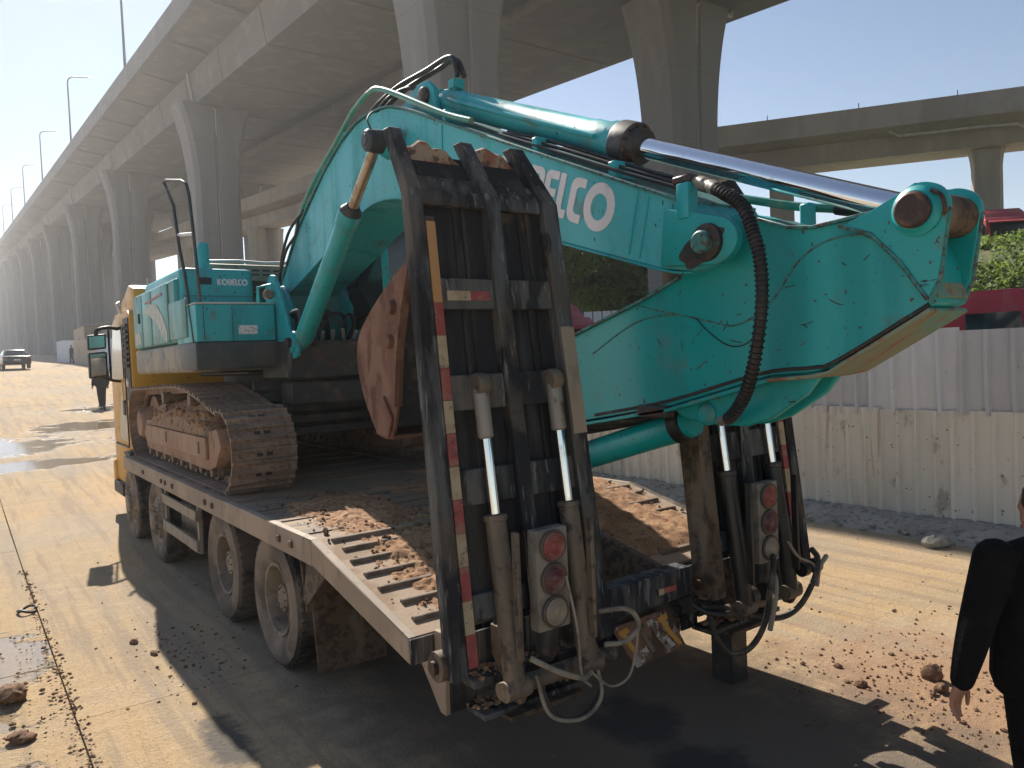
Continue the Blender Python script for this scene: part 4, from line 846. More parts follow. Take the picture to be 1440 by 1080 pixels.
def shoe_mesh():
    m = MB(); w_ = .30; p = TOT/NS*.5+.004
    pr = [(-p, 0), (p, 0), (p, -.012), (p*.78, -.014), (p*.72, -.042), (p*.52, -.042), (p*.44, -.014), (-p*.3, -.014), (-p*.36, -.042), (-p*.56, -.042), (-p*.64, -.014), (-p, -.012)]
    m.prism(pr, -w_, w_, 'x'); m.box(-.11, -.07, -p*.9, p*.9, .001, .07); m.box(.07, .11, -p*.9, p*.9, .001, .07)
    return m
sm_ = shoe_mesh(); nf_ = len(sm_.f)
for x_ in (-.045, .045): sm_.box(x_-.028, x_+.028, -.012, .022, -.0155, -.010)
sm_ = sm_.mesh('shoe', 'track_steel', 0, 1, 0); sm_.materials.append(M['louvre'])
for p_ in sm_.polygons:
    if p_.index >= nf_: p_.material_index = 1
def track(sgn):
    xc = CX+sgn*1.08; tr = sub('track', EX); o = OFF[EX.name]
    for k in range(NS):
        (y, z), t = loop_pt(k*TOT/NS+.03); ob = link('shoe', sm_, tr, (xc-o.x, y-o.y, z-o.z)); ob.rotation_euler = (t+jit(.02), 0, 0)
    f = MB(); f.prism([(7.85, 1.40), (7.62, 1.62), (7.75, 1.78), (8.1, 1.74), (11.1, 1.74), (11.3, 1.55), (11.1, 1.36), (8.1, 1.34)], xc-.23, xc+.23); fr_ = part('track_frame', f, 'track_frame', tr, .02, 2)
    f = MB(); f.prism([(8.06, 1.46), (8.06, 1.68), (11.0, 1.68), (11.0, 1.46)], xc-.262, xc-.231); part('frame_side_plate', f, 'track_frame', tr, .006)
    for (yq, zq) in ((8.3, 1.57), (9.8, 1.6)):
        f = MB(); f.box(xc-.268, xc-.25, yq, yq+.05, zq-.07, zq+.05); part('frame_slot', f, 'louvre', tr)
    for y in np.linspace(8.05, 11.05, 8):
        f = MB(); f.lathe([(0, -.22), (.05, -.22), (.05, -.17), (.085, -.17), (.085, -.11), (.07, -.1), (.07, .1), (.085, .11), (.085, .17), (.05, .17), (.05, .22), (0, .22)], (xc, y, 1.325), (1, 0, 0), 16); part('track_roller', f, 'track_steel', tr)
    for y in (8.9, 10.2):
        f = MB(); f.lathe([(0, -.2), (.07, -.2), (.07, .2), (0, .2)], (xc, y, 2.04), (1, 0, 0), 16); f.box(xc-.04, xc+.04, y-.05, y+.05, 1.74, 1.98); part('carrier_roller', f, 'track_steel', tr)
    f = MB(); f.lathe([(0, -.09), (.22, -.09), (.26, -.05), (.31, -.045), (.31, .045), (.26, .05), (.22, .09), (0, .09)], (xc, YN, ZN), (1, 0, 0), 28); part('idler', f, 'track_steel', tr)
    f = MB(); f.lathe([(0, -.25), (.17, -.25), (.2, -.2), (.22, -.06), (.36, -.05), (.36, .05), (.22, .06), (0, .06)], (xc, YF, ZC), (1, 0, 0), 28); part('sprocket', f, 'track_frame', tr)
    # clay caked on the frame
    g_ = grid(np.linspace(0, 1, 14), np.linspace(8.0, 10.9, 60), lambda u, y: u*0); bv = np.array(g_.v); u = bv[:, 0]; yy = bv[:, 1]
    env = np.sin(math.pi*u)**.6*smooth((yy-7.95)/.35)*smooth((11.0-yy)/.6)
    h = env*(.20+.12*fbm(u*2, yy, 2.2, 4, 2)+.09*fbm(u*3, yy, 9, 3, 4))
    xx = xc-.27+.5*u-(.03*fbm(yy, u, 6, 3, 6)*np.sin(math.pi*np.clip(u*2, 0, 1)))
    g_.v = [tuple(p) for p in np.stack([xx, yy, 1.70+h], -1)]; part('caked_clay', g_, 'mud', tr, smooth=25)
    c = MB()
    for k in range(170): lump(c, (xc-.25+abs(jit(.2)), random.uniform(8.1, 10.6), 1.76+random.uniform(0, .17)), random.uniform(.015, .045), ICO1, .9, .4)
    q = part('clay_lumps', c, 'mud', tr, smooth=0); q['kind'] = 'stuff'
track(-1); track(1)
# undercarriage and slew ring ---------------------------------------
m = MB(); m.box(2.5, 4.2, 8.7, 10.2, 1.62, 2.02); m.prism([(2.45, 8.5), (2.45, 9.0), (4.22, 10.4), (4.22, 9.9)], 1.55, 1.85, 'z'); m.prism([(4.22, 8.5), (4.22, 9.0), (2.45, 10.4), (2.45, 9.9)], 1.56, 1.86, 'z'); part('undercarriage', m, 'dark_steel', EX, .02)
m = MB(); m.lathe([(0, 0), (.78, 0), (.78, .12), (.72, .14), (.72, .3), (0, .3)], (CX, 9.45, 2.0), (0, 0, 1), 40); part('slew_ring', m, 'dark_steel', EX)
m = MB(); m.box(2.6, 4.1, 8.5, 10.6, 2.28, 2.338); part('turntable_frame', m, 'dark_steel', EX, .02)
m = MB(); m.box(2.72, 3.95, 7.55, 8.4, 2.22, 2.62); m.box(2.74, 3.9, 7.62, 7.9, 1.95, 2.21); part('front_frame', m, 'dark_steel', EX, .03)
for k in range(5):
    m = MB(); m.box(2.45+.02*k, 4.2, 8.02+k*.02, 8.10+k*.02, 1.62+k*.125, 1.71+k*.125); part('belly_rail', m, 'dark_steel', EX, .01)
# house --------------------------------------------------------------
m = MB(); m.prism([(1.95, 8.78), (1.95, 11.0), (2.12, 11.55), (2.7, 11.95), (4.0, 11.95), (4.58, 11.55), (4.75, 11.0), (4.75, 10.2), (2.8, 10.2), (2.8, 8.78)], 2.66, 3.36, 'z'); part('body_shell', m, 'teal_panel', EX, .05, 3)
m = MB(); m.prism([(1.935, 8.20), (1.935, 11.0), (2.10, 11.57), (2.7, 11.97), (4.0, 11.97), (4.6, 11.57), (4.77, 11.0), (4.77, 9.6), (2.8, 9.6), (2.8, 8.2)], 2.34, 2.655, 'z'); part('counterweight_skirt', m, 'grey_skirt', EX, .06, 3)
for (y0, y1, z0, z1) in ((8.28, 9.02, 2.70, 3.10), (9.06, 9.9, 2.68, 3.33), (9.94, 10.45, 2.68, 3.33), (10.49, 11.02, 2.68, 3.33)):
    m = MB(); m.box(1.932, 1.952, y0, y1, z0, z1); part('side_door', m, 'teal_panel', EX, .008, 2)
m = MB(); m.prism([(10.35, 3.10), (9.95, 3.02), (9.6, 2.92), (9.3, 2.72), (9.12, 2.69), (9.12, 2.80), (9.3, 2.98), (9.6, 3.14), (9.95, 3.17)], 1.926, 1.9318); part('swoosh_decal', m, 'decal_pale', EX, smooth=0)
m = MB(); m.prism([(10.25, 3.19), (10.25, 3.21), (9.3, 3.25), (9.3, 3.22)], 1.926, 1.9318); part('red_stripe', m, 'tape_red', EX, smooth=0)
m = MB(); m.prism([(10.95, 2.72), (10.95, 2.86), (10.6, 2.86), (10.6, 2.72)], 1.926, 1.9318); part('model_decal', m, 'decal_pale', EX, smooth=0)
m = MB(); m.box(1.915, 1.932, 10.62, 10.67, 2.98, 3.1); part('door_latch', m, 'louvre', EX)
# tool box / tank at the front left
m = MB(); m.box(1.95, 2.74, 7.95, 8.77, 2.64, 3.015); tb = part('tank_box', m, 'teal', EX, .02, 2)
m = MB(); m.box(1.945, 2.745, 7.945, 8.70, 3.0155, 3.033); part('tank_lid', m, 'decal_pale', tb, .006)
m = MB(); m.box(1.93, 2.79, 7.935, 8.60, 2.36, 2.638); part('tank_skirt', m, 'dark_skirt', EX, .03, 2)
m = MB(); m.box(2.36, 2.55, 7.942, 7.952, 2.71, 2.80); part('warning_sticker', m, 'white_plastic', tb)
for x in (2.02, 2.30):
    m = MB(); m.box(x, x+.006, 7.945, 7.951, 2.66, 3.0); part('panel_seam', m, 'dark_skirt', tb)
# engine hood with lettering
m = MB(); m.prism([(2.0, 8.72), (2.0, 10.6), (2.78, 10.6), (2.78, 8.72)], 3.03, 3.47, 'z'); hd = part('engine_hood', m, 'teal', EX, .07, 4)
lettering('hood_lettering', 'KOBELCO', .068, (2.385, 8.716, 3.285), (1, 0, 0), (0, 0, 1), 'decal', hd, .05)
m = MB(); m.box(2.17, 2.325, 8.70, 8.722, 3.29, 3.365); part('hood_handle', m, 'louvre', hd, .012, 2)
m = MB(); m.box(2.02, 2.76, 8.712, 8.719, 3.16, 3.168); part('hood_crease', m, 'worn_edge', hd)
m = MB(); m.box(2.42, 3.75, 9.3, 10.9, 3.40, 3.60); gt = part('engine_cover', m, 'grey_skirt', EX, .03, 2)
for k in range(3):
    m = MB(); m.box(2.95+.13*k, 3.04+.13*k, 9.293, 9.302, 3.47, 3.49); m.box(2.95+.13*k, 3.04+.13*k, 9.293, 9.302, 3.52, 3.54); part('cooling_slot', m, 'louvre', gt)
m = MB(); m.tube([(2.42, 9.31, 3.62), (2.8, 9.3, 3.635), (3.1, 9.3, 3.62), (3.4, 9.3, 3.635)], .02, 8); part('cover_edge', m, 'silver', gt)
m = MB(); m.tube([(2.32, 9.0, 3.45), (2.32, 9.0, 3.70), (2.34, 9.0, 3.78)], [.07, .07, .05], 14); part('exhaust_pipe', m, 'teal', EX)
# handrail
hp = [(1.955, 8.05, 2.58), (1.955, 8.2, 3.04), (1.955, 8.3, 3.34), (1.96, 8.47, 3.6), (1.96, 8.64, 4.1), (1.965, 8.95, 4.36), (1.97, 9.05, 4.42), (1.97, 8.95, 4.43), (1.97, 8.3, 4.29), (1.975, 8.12, 4.22), (1.98, 8.06, 4.1), (2.0, 8.05, 3.7), (2.02, 8.02, 3.03)]
m = MB(); m.tube(hp, .017, 10); hr = part('handrail', m, 'dark_skirt', EX)
m = MB(); m.cyl((1.965, 8.55, 3.78), (1.995, 8.06, 3.72), .017, 8); part('handrail_rung', m, 'silver', hr)
# front side plate, work lamp
m = MB(); m.prism([(7.98, 3.32), (7.62, 2.70), (7.45, 2.66), (7.42, 2.46), (7.72, 2.40), (8.2, 2.40), (8.3, 3.2), (8.12, 3.34)], 2.76, 2.80); part('side_frame_plate', m, 'teal', EX, .008)
m = MB(); m.lathe([(0, 0), (.05, 0), (.055, .07), (.04, .09), (0, .09)], (2.69, 8.02, 3.12), (0, -1, 0), 18); part('work_lamp', m, 'cyl_dirty', EX)
m = MB(); m.tube([(2.62, 8.1, 3.03), (2.62, 8.08, 3.2), (2.76, 8.06, 3.24), (2.78, 8.08, 3.05)], .018, 8); part('lamp_bracket', m, 'teal', EX)
m = MB(); m.lathe([(.04, -.05), (.105, -.05), (.115, -.02), (.115, .04), (.04, .04)], (2.79, 7.55, 2.60), (1, 0, 0), 22, True); part('cylinder_bearing', m, 'teal', EX)
m = MB(); m.cyl((2.70, 7.55, 2.60), (3.0, 7.55, 2.60), .05, 14); part('cylinder_pin', m, 'pinsteel', EX)
# hydraulic clutter in the boom well
for k in range(9):
    y0 = 7.75+random.uniform(0, .4); x0 = 2.95+random.uniform(0, .8); z0 = 2.62
    hose([(x0, y0, z0), (x0+jit(.1), y0-.1, z0+.15+random.uniform(0, .15)), (x0+jit(.2), y0+.1, z0+.3), (x0+jit(.2), y0+.4, z0+.25)], random.uniform(.016, .028), random.choice(['black', 'hose', 'dark_skirt']), EX, 'well_hose', 8, 5)
for k in range(6):
    x0 = 2.9+k*.12; m = MB(); m.cyl((x0, 7.7, 2.63), (x0+jit(.04), 7.62, 2.72+jit(.02)), .02, 8); part('hose_fitting', m, 'silver', EX)
m = MB(); m.box(2.85, 3.8, 8.42, 8.5, 2.62, 3.2); part('well_bulkhead', m, 'teal_panel', EX, .01)
for x in (2.98, 3.66):
    m = MB(); m.prism([(8.2, 2.62), (8.1, 3.0), (8.35, 3.25), (8.8, 3.25), (9.3, 2.62)], x, x+.04); part('boom_foot_plate', m, 'teal', EX, .006)
# operator cab (right of the boom)
cb = sub('operator_cab', EX)
m = MB(); m.box(3.76, 4.74, 7.45, 9.4, 2.42, 2.72); part('cab_base', m, 'teal', cb, .03, 2)
m = MB(); m.box(3.78, 4.72, 7.35, 9.38, 4.02, 4.16); part('cab_roof', m, 'teal', cb, .05, 3)
for (x, y0, y1) in ((3.78, 7.46, 7.46), (4.66, 7.46, 7.46), (3.78, 8.5, 8.5), (4.66, 8.5, 8.5), (3.78, 9.32, 9.32), (4.66, 9.32, 9.32)):
    m = MB(); m.tube([(x+.03, y0+.03, 2.7), (x+.03, y0+.03, 3.3), (x+.03, y1+.05, 4.04)], .04, 8); part('cab_pillar', m, 'teal', cb)
for (a, b, c, d) in (((3.80, 7.5, 2.75), (3.80, 8.5, 2.75), (3.80, 8.5, 4.0), (3.80, 7.5, 4.0)), ((3.80, 8.54, 2.75), (3.80, 9.32, 2.75), (3.80, 9.32, 4.0), (3.80, 8.54, 4.0))):
    m = MB(); m.slab([a, b, c, d], (1, 0, 0), .006); part('cab_window', m, 'glass', cb, smooth=0)
m = MB(); m.slab([(3.82, 7.48, 2.75), (4.68, 7.48, 2.75), (4.68, 7.48, 4.0), (3.82, 7.48, 4.0)], (0, 1, 0), .006); part('cab_window', m, 'glass', cb, smooth=0)
m = MB(); m.box(4.0, 4.5, 8.5, 9.0, 2.75, 3.5); part('seat', m, 'black', cb, .08, 3)
# boom ---------------------------------------------------------------
XB0, XB1 = 3.06, 3.62
bt = [(8.85, 3.05), (8.55, 3.33), (7.96, 3.83), (7.23, 4.25), (6.77, 4.44), (6.45, 4.52), (6.15, 4.53), (5.82, 4.49), (5.52, 4.38), (4.98, 4.14), (3.90, 3.66), (3.07, 3.29), (2.66, 3.11)]
bb = [(2.52, 2.78), (2.62, 2.755), (2.85, 2.80), (3.73, 3.08), (4.8, 3.43), (5.5, 3.66), (5.92, 3.75), (6.34, 3.74), (7.05, 3.55), (7.60, 3.38), (8.57, 3.12)]
bprof = bt+[(2.42, 2.93)]+bb+[(8.95, 2.9)]
m = MB(); m.prism(bprof, XB0, XB1); boom = part('boom', m, 'teal_boom', EX, .006)
def strip(nm, pts, x0, x1, t, mt, parent, bev=.003):
    """plate of thickness t following a polyline in the YZ plane"""
    P = [Vector((0, a, b)) for a, b in pts]; vs = []; n = len(P)
    for i in range(n):
        d = (P[min(i+1, n-1)]-P[max(i-1, 0)]).normalized(); nn = Vector((0, -d.z, d.y))*t
        for (x, q) in ((x0, P[i]-nn*.15), (x1, P[i]-nn*.15), (x1, P[i]+nn), (x0, P[i]+nn)): vs.append((x, q.y, q.z))
    p = MB(); p.add(vs, [(3, 2, 1, 0), tuple(range((n-1)*4, n*4))]+[(i*4+j, i*4+(j+1) % 4, (i+1)*4+(j+1) % 4, (i+1)*4+j) for i in range(n-1) for j in range(4)]); return part(nm, p, mt, parent, bev)
strip('top_plate', spline([(0, a, b) for a, b in bt], 3) and [(p.y, p.z) for p in spline([(0, a, b) for a, b in bt], 3)][::-1], XB0-.022, XB1+.022, .016, 'worn_edge', boom)
strip('bottom_plate', [(p.y, p.z) for p in spline([(0, a, b) for a, b in bb[1:]], 3)], XB0-.012, XB1+.012, -.012, 'teal', boom)
for (a, b) in (((4.98, 4.12), (5.0, 3.55)), ((2.98, 3.23), (3.07, 2.90)), ((2.9, 3.19), (2.99, 2.87)), ((2.74, 3.12), (2.76, 2.80))):
    m = MB(); m.tube([(XB0-.002, *a), (XB0-.002, *b)], .007, 6); part('weld_seam', m, 'teal', boom)
lettering('boom_lettering', 'KOBELCO', .262, (XB0-.003, 4.41, 3.507), (0, -.928, -.371), (0, -.371, .928), 'decal', boom, .055)
# nose of the boom: boss plates
for (x0, x1, s) in ((XB0-.05, XB0, -1), (XB1, XB1+.05, 1)):
    m = MB(); pr = [(2.74, 2.80), (2.66, 2.765), (2.44, 2.77)]+[(2.46+.16*math.cos(t), 2.89+.125*math.sin(t)) for t in np.linspace(-2.0, 2.2, 14)][::1]
    pr = [(2.80, 2.80)]+[(2.47-.165*math.cos(t), 2.885-.12*math.sin(t)) for t in np.linspace(1.4, -1.2, 14)]+[(2.76, 3.10)]
    m.prism(pr, x0, x1); part('boss_plate', m, 'teal_arm', boom, .012, 2)
    xo = x0 if s < 0 else x1
    m = MB(); m.lathe([(.0, -.01), (.095, -.01), (.09, .02), (.06, .03), (0, .03)], (xo, 2.48, 2.88), (s, 0, 0), 22); part('boss_seat', m, 'grime', boom)
    m = MB(); m.lathe([(.0, .02), (.055, .02), (.055, .06), (.045, .07), (0, .07)], (xo, 2.48, 2.88), (s, 0, 0), 22); part('boss_pin', m, 'worn_edge', boom)
g_ = MB(); g_.slab([(XB0-.051, 2.52+(.135+.012*math.sin(3*t)+.01*math.sin(7*t+1))*math.cos(t), 2.86+(.085+.008*math.sin(5*t))*math.sin(t)-.04*math.cos(t)) for t in np.linspace(0, 6.1, 30)], (-1, 0, 0), .0015); part('grease_smear', g_, 'grime', boom, smooth=0)
# bracket block on the boom nose side
m = MB(); m.box(XB0-.06, XB0+.02, 2.585, 2.665, 3.02, 3.20); part('pipe_bracket', m, 'teal', boom, .012, 2)
m = MB(); m.box(XB0-.05, XB0+.02, 2.58, 2.70, 3.2, 3.24); part('pipe_clamp', m, 'dark_steel', boom, .008)
# arm-cylinder lugs on top of the boom
for x in (3.17, 3.47):
    m = MB(); m.prism([(5.9, 4.47), (5.62, 4.57), (5.48, 4.60), (5.36, 4.59), (5.28, 4.52), (5.25, 4.40), (5.22, 4.20), (5.6, 4.36)], x, x+.045); part('cylinder_lug', m, 'teal', boom, .008, 2)
m = MB(); m.lathe([(0, 0), (.075, 0), (.075, .03), (.06, .04), (0, .04)], (3.172, 5.40, 4.47), (-1, 0, 0), 22); part('lug_pin', m, 'pinsteel', boom)
# pipes along the boom
def offs(pts, d):
    P = [Vector((0, a, b)) for a, b in pts]; o = []; n = len(P)
    for i in range(n): t = (P[min(i+1, n-1)]-P[max(i-1, 0)]).normalized(); q = P[i]+Vector((0, t.z, -t.y))*(-d)*-1; o.append((q.y, q.z))
    return o
bsp = [(p.y, p.z) for p in spline([(0, a, b) for a, b in bt[1:]], 5)]
def boom_pipe(x, d, y_lo, y_hi, r, mt, nm='hydraulic_pipe'):
    pts = [(x, a, b) for a, b in offs(bsp, -d) if y_lo <= a <= y_hi]
    m = MB(); m.tube(pts, r, 8); return part(nm, m, mt, boom)
for (x, d, a, b, r, mt) in ((3.10, .055, 2.7, 8.3, .018, 'green_pipe'), (3.16, .06, 2.9, 8.3, .018, 'green_pipe'), (3.115, .10, 3.2, 4.9, .014, 'black'), (3.21, .09, 2.75, 6.6, .022, 'green_pipe'), (3.08, .03, 2.75, 6.0, .012, 'silver'), (3.5, .08, 2.75, 8.2, .022, 'green_pipe'), (3.57, .06, 2.75, 8.2, .02, 'green_pipe')):
    boom_pipe(x, d, a, b, r, mt)
for y0 in (7.6, 6.75, 5.0, 3.95, 3.2):
    i = min(range(len(bsp)), key=lambda k: abs(bsp[k][0]-y0)); a, b = bsp[i]; m = MB(); m.box(3.075, 3.25, a-.03, a+.03, b-.01, b+.10); part('pipe_clamp', m, 'teal', boom, .01)
hose([(3.075, 6.55, 4.66), (3.07, 6.2, 4.72), (3.07, 5.9, 4.66), (3.07, 5.0, 4.22), (3.07, 4.6, 4.05)], .024, 'green_pipe', boom, 'hydraulic_pipe', 10)
hose([(3.09, 8.2, 3.72), (3.06, 7.9, 3.98), (3.06, 7.5, 4.22), (3.075, 7.0, 4.46), (3.075, 6.55, 4.66)], .024, 'green_pipe', boom, 'hydraulic_pipe', 10)
hose([(3.2, 6.6, 4.58), (3.22, 6.35, 4.68), (3.26, 6.0, 4.75), (3.3, 5.6, 4.76), (3.32, 5.3, 4.77), (3.32, 5.18, 4.72), (3.32, 5.14, 4.58)], .022, 'black', boom, 'supply_hose', 10)
hose([(3.26, 6.5, 4.57), (3.28, 6.2, 4.67), (3.32, 5.9, 4.73), (3.36, 5.5, 4.75), (3.36, 5.22, 4.74), (3.37, 5.12, 4.58)], .022, 'black', boom, 'supply_hose', 10)
hose([(3.16, 6.3, 4.56), (3.18, 6.05, 4.65), (3.24, 5.8, 4.67), (3.3, 5.6, 4.6)], .018, 'black', boom, 'supply_hose', 10)
for k in range(3): hose([(3.09+.04*k, 4.3, 3.88+.015*k), (3.08+.04*k, 3.7, 3.62+.025*k), (3.07+.05*k, 3.1, 3.36+.02*k), (3.08+.04*k, 2.72, 3.2+.02*k)], .011, 'black', boom, 'supply_hose')
hose([(2.92, 8.3, 3.3), (2.95, 8.1, 3.6), (2.98, 7.85, 3.75), (3.02, 7.9, 3.9)], .016, 'black', boom, 'supply_hose')
hose([(2.95, 8.35, 3.28), (2.94, 8.2, 3.55), (3.0, 8.1, 3.82), (3.05, 7.8, 3.98)], .016, 'black', boom, 'supply_hose')
# corrugated hose at the joint
cpth = spline([(3.06, 2.62, 3.22), (3.03, 2.48, 3.16), (3.0, 2.36, 3.09), (2.99, 2.26, 3.02), (2.98, 2.20, 2.90), (2.98, 2.16, 2.74), (2.98, 2.16, 2.55), (2.99, 2.21, 2.32), (3.02, 2.29, 2.15), (3.08, 2.42, 2.03), (3.14, 2.54, 1.99)], 16)
L_ = len(cpth); m = MB(); m.tube(cpth[22:150], .026, 10); ch = part('corrugated_hose', m, 'black', EX)
m = MB(); acc = 0; last = cpth[22]
for i in range(23, 150):
    acc += (cpth[i]-last).length; last = cpth[i]
    if acc > .0175:
        acc = 0; d = (cpth[i+1]-cpth[i-1]).normalized(); m.lathe([(.027, -.006), (.033, -.003), (.033, .003), (.027, .006)], cpth[i], d, 12, True)
o = part('hose_rings', m, 'black', ch); o['kind'] = 'stuff'
m = MB(); m.tube([p for p in cpth[:24]], [.022]*8+[.032]*6+[.028]*4+[.034]*6, 10); part('hose_fitting', m, 'brass_fit', ch)
m = MB(); m.tube([p for p in cpth[148:]], .026, 10); part('hose_fitting', m, 'brass_fit', ch)
hose([(3.5, 2.75, 3.2), (3.5, 2.5, 3.12), (3.52, 2.3, 3.06), (3.54, 2.12, 3.02)], .022, 'green_pipe', boom, 'hydraulic_pipe')
hose([(3.54, 2.12, 3.02), (3.55, 2.0, 2.98), (3.56, 1.9, 2.9), (3.57, 1.86, 2.75)], .03, 'black', boom, 'supply_hose')
m = MB(); m.box(3.44, 3.5, 2.2, 2.26, 2.86, 3.06); part('pipe_bracket', m, 'teal', boom, .008)
# arm ----------------------------------------------------------------
XA0, XA1 = 3.15, 3.41
aprof = [(1.475, 2.505), (1.54, 2.47), (1.93, 2.255), (2.02, 2.235), (2.25, 2.22), (2.88, 2.06), (3.59, 1.95), (4.4, 1.78), (5.3, 1.58), (5.45, 1.66), (5.42, 1.80), (4.4, 2.22), (3.70, 2.47), (3.36, 2.56), (3.07, 2.645), (2.78, 2.745), (2.56, 2.99), (2.4, 3.02), (2.28, 2.97), (2.12, 2.905), (2.0, 2.885), (1.83, 2.895), (1.70, 2.905), (1.55, 2.80), (1.49, 2.65)]
m = MB(); m.prism(aprof, XA0, XA1); arm = part('arm', m, 'teal_arm', EX, .004)
strip('arm_bottom_plate', [(1.49, 2.485), (1.54, 2.455), (1.93, 2.24), (2.02, 2.222), (2.25, 2.205)], XA0-.03, XA1+.03, -.016, 'bottom_plate', arm)
strip('arm_bottom_plate', [(2.25, 2.205), (2.88, 2.045), (3.59, 1.935), (4.4, 1.765), (5.3, 1.57)], XA0-.03, XA1+.03, -.016, 'teal_arm', arm)
strip('arm_top_plate', [(5.3, 1.86), (4.4, 2.225), (3.70, 2.475), (3.07, 2.65), (2.78, 2.75)], XA0-.025, XA1+.025, .014, 'worn_edge', arm)
strip('arm_top_plate', [(2.28, 2.975), (2.12, 2.91), (2.0, 2.89), (1.83, 2.90), (1.70, 2.91)], XA0-.02, XA1+.02, .014, 'worn_edge', arm)
# end lugs of the arm
lug = [(1.495, 2.52), (1.60, 2.68), (1.72, 2.81), (1.86, 2.865), (1.72, 2.905), (1.60, 2.955), (1.535, 2.985)]+[(1.515+.105*math.sin(t)*-1, 2.885+.098*math.cos(t)) for t in np.linspace(-.1, 1.6, 10)]+[(1.425, 2.78), (1.455, 2.60)]
for (x0, x1) in ((XA0-.028, XA0+.012), (XA1-.012, XA1+.028)):
    m = MB(); m.prism(lug, x0, x1); part('end_lug', m, 'teal_arm', arm, .005, 2)
    m = MB(); P = [(x0-.001 if x0 < 3.3 else x1+.001, a, b) for a, b in lug[:4]]; m.tube(P, .009, 6); part('weld_seam', m, 'worn_edge', arm)
    m = MB(); P = [((x0+x1)/2, a-.012, b) for a, b in [(1.505, 2.51), (1.468, 2.60), (1.441, 2.78), (1.425, 2.87)]]; m.tube(P, .012, 6); part('worn_lug_edge', m, 'worn_edge', arm)
m = MB(); m.slab([(XA0+.01, 1.49, 2.52), (XA1-.01, 1.49, 2.52), (XA1-.01, 1.52, 2.60), (XA0+.01, 1.52, 2.60)], (0, -1, .2), .03); part('lug_base_plate', m, 'bottom_plate', arm, .004)
m = MB(); m.lathe([(.0, 0), (.098, 0), (.10, .012), (.085, .02), (.078, .03), (.0, .03)], (XA0-.028, 1.525, 2.872), (-1, 0, 0), 30); part('pin_boss', m, 'teal_arm', arm)
m = MB(); m.lathe([(.0, .03), (.070, .03), (.072, .05), (.062, .058), (0, .056)], (XA0-.028, 1.525, 2.872), (-1, 0, 0), 30); part('end_pin', m, 'pinsteel', arm)
m = MB(); m.tube(spline([(XA0-.05, 1.46, 2.94), (XA0-.055, 1.42, 2.91), (XA0-.05, 1.41, 2.86), (XA0-.04, 1.42, 2.84)], 5), .009, 6); part('pin_keeper', m, 'pinsteel', arm)
m = MB(); m.cyl((XA0, 1.50, 2.86), (XA1, 1.50, 2.86), .085, 26); part('cylinder_eye', m, 'ramp_rust', arm)
# reinforcement outline on the arm side
wl = [[(3.5, 2.36), (3.2, 2.50), (3.0, 2.55), (2.8, 2.545), (2.6, 2.50), (2.45, 2.47), (2.3, 2.52), (2.2, 2.60), (2.08, 2.74), (1.95, 2.81), (1.8, 2.82), (1.70, 2.77), (1.6, 2.65), (1.49, 2.52)],
      [(1.50, 2.50), (1.9, 2.285), (2.02, 2.255), (2.3, 2.23), (2.9, 2.085), (3.5, 1.985)], [(3.1, 2.62), (2.95, 2.58), (2.8, 2.55)]]
for q in wl:
    m = MB(); m.tube([(XA0, p.y, p.z) for p in spline([(0, a, b) for a, b in q], 6)], .0055 if q is not wl[1] else .010, 6); part('weld_seam', m, 'worn_edge' if q is not wl[1] else 'grime', arm)
hose([(XA0-.006, 2.68, 2.52), (XA0-.006, 2.62, 2.46), (XA0-.006, 2.5, 2.38), (XA0-.006, 2.4, 2.37), (XA0-.006, 2.3, 2.42)], .003, 'black', arm, 'stray_wire')
# long scratches gouged through the paint
for k in range(15):
    y0, z0 = random.uniform(1.7, 3.2), 0; lo = np.interp(y0, [1.5, 1.93, 2.9, 3.6], [2.5, 2.29, 2.1, 2.0]); hi = np.interp(y0, [1.5, 2.0, 2.6, 3.4], [2.75, 2.82, 2.5, 2.4]); z0 = random.uniform(lo+.04, hi)
    a = random.uniform(-1.2, .9); l = random.uniform(.02, .09); P = [(XA0-.0006, y0, z0)]
    for j in range(4): a += jit(.5); P.append((XA0-.0006, P[-1][1]-math.cos(a)*l/4, P[-1][2]+math.sin(a)*l/4))
    m = MB(); m.tube(P, [.001, .003, .0022, .0026, .0008], 5); part('scratch', m, 'pinsteel', arm)
# bucket cylinder under the arm
m = MB(); m.tube([(CX-.04, 2.86, 1.96), (CX-.04, 2.96, 1.93), (CX, 4.3, 1.55)], [.08, .088, .088], 22); bcy = part('bucket_cylinder', m, 'teal_arm', EX)
m = MB(); m.tube([(CX-.04, 2.90, 1.955), (CX-.04, 2.97, 1.93)], .105, 22); part('cylinder_band', m, 'black', bcy)
m = MB(); m.tube([(CX, 4.28, 1.555), (CX, 5.2, 1.30)], .05, 16); part('cylinder_rod', m, 'chrome', bcy)
for x in (3.18, 3.34):
    m = MB(); m.prism([(1.98, 2.25), (2.08, 2.13), (2.27, 2.01), (2.42, 1.965), (2.62, 1.965), (2.82, 1.99), (2.95, 2.07), (2.3, 2.22)], x, x+.04); part('cylinder_lug', m, 'teal_arm', arm, .008)
m = MB(); m.lathe([(0, 0), (.06, 0), (.06, .03), (.04, .05), (0, .05)], (3.2, 2.66, 2.02), (-1, 0, 0), 20); part('lug_boss', m, 'teal_arm', arm)
m = MB(); m.box(3.12, 3.2, 2.9, 3.12, 1.99, 2.06); part('valve_block', m, 'dark_steel', arm, .01)
for k in range(4):
    m = MB(); m.tube([(3.16+.08*k, 3.0, 2.0), (3.16+.08*k, 3.5, 1.93-.01*k), (3.16+.08*k, 4.2, 1.78)], .014, 8); part('hydraulic_pipe', m, 'black', arm)
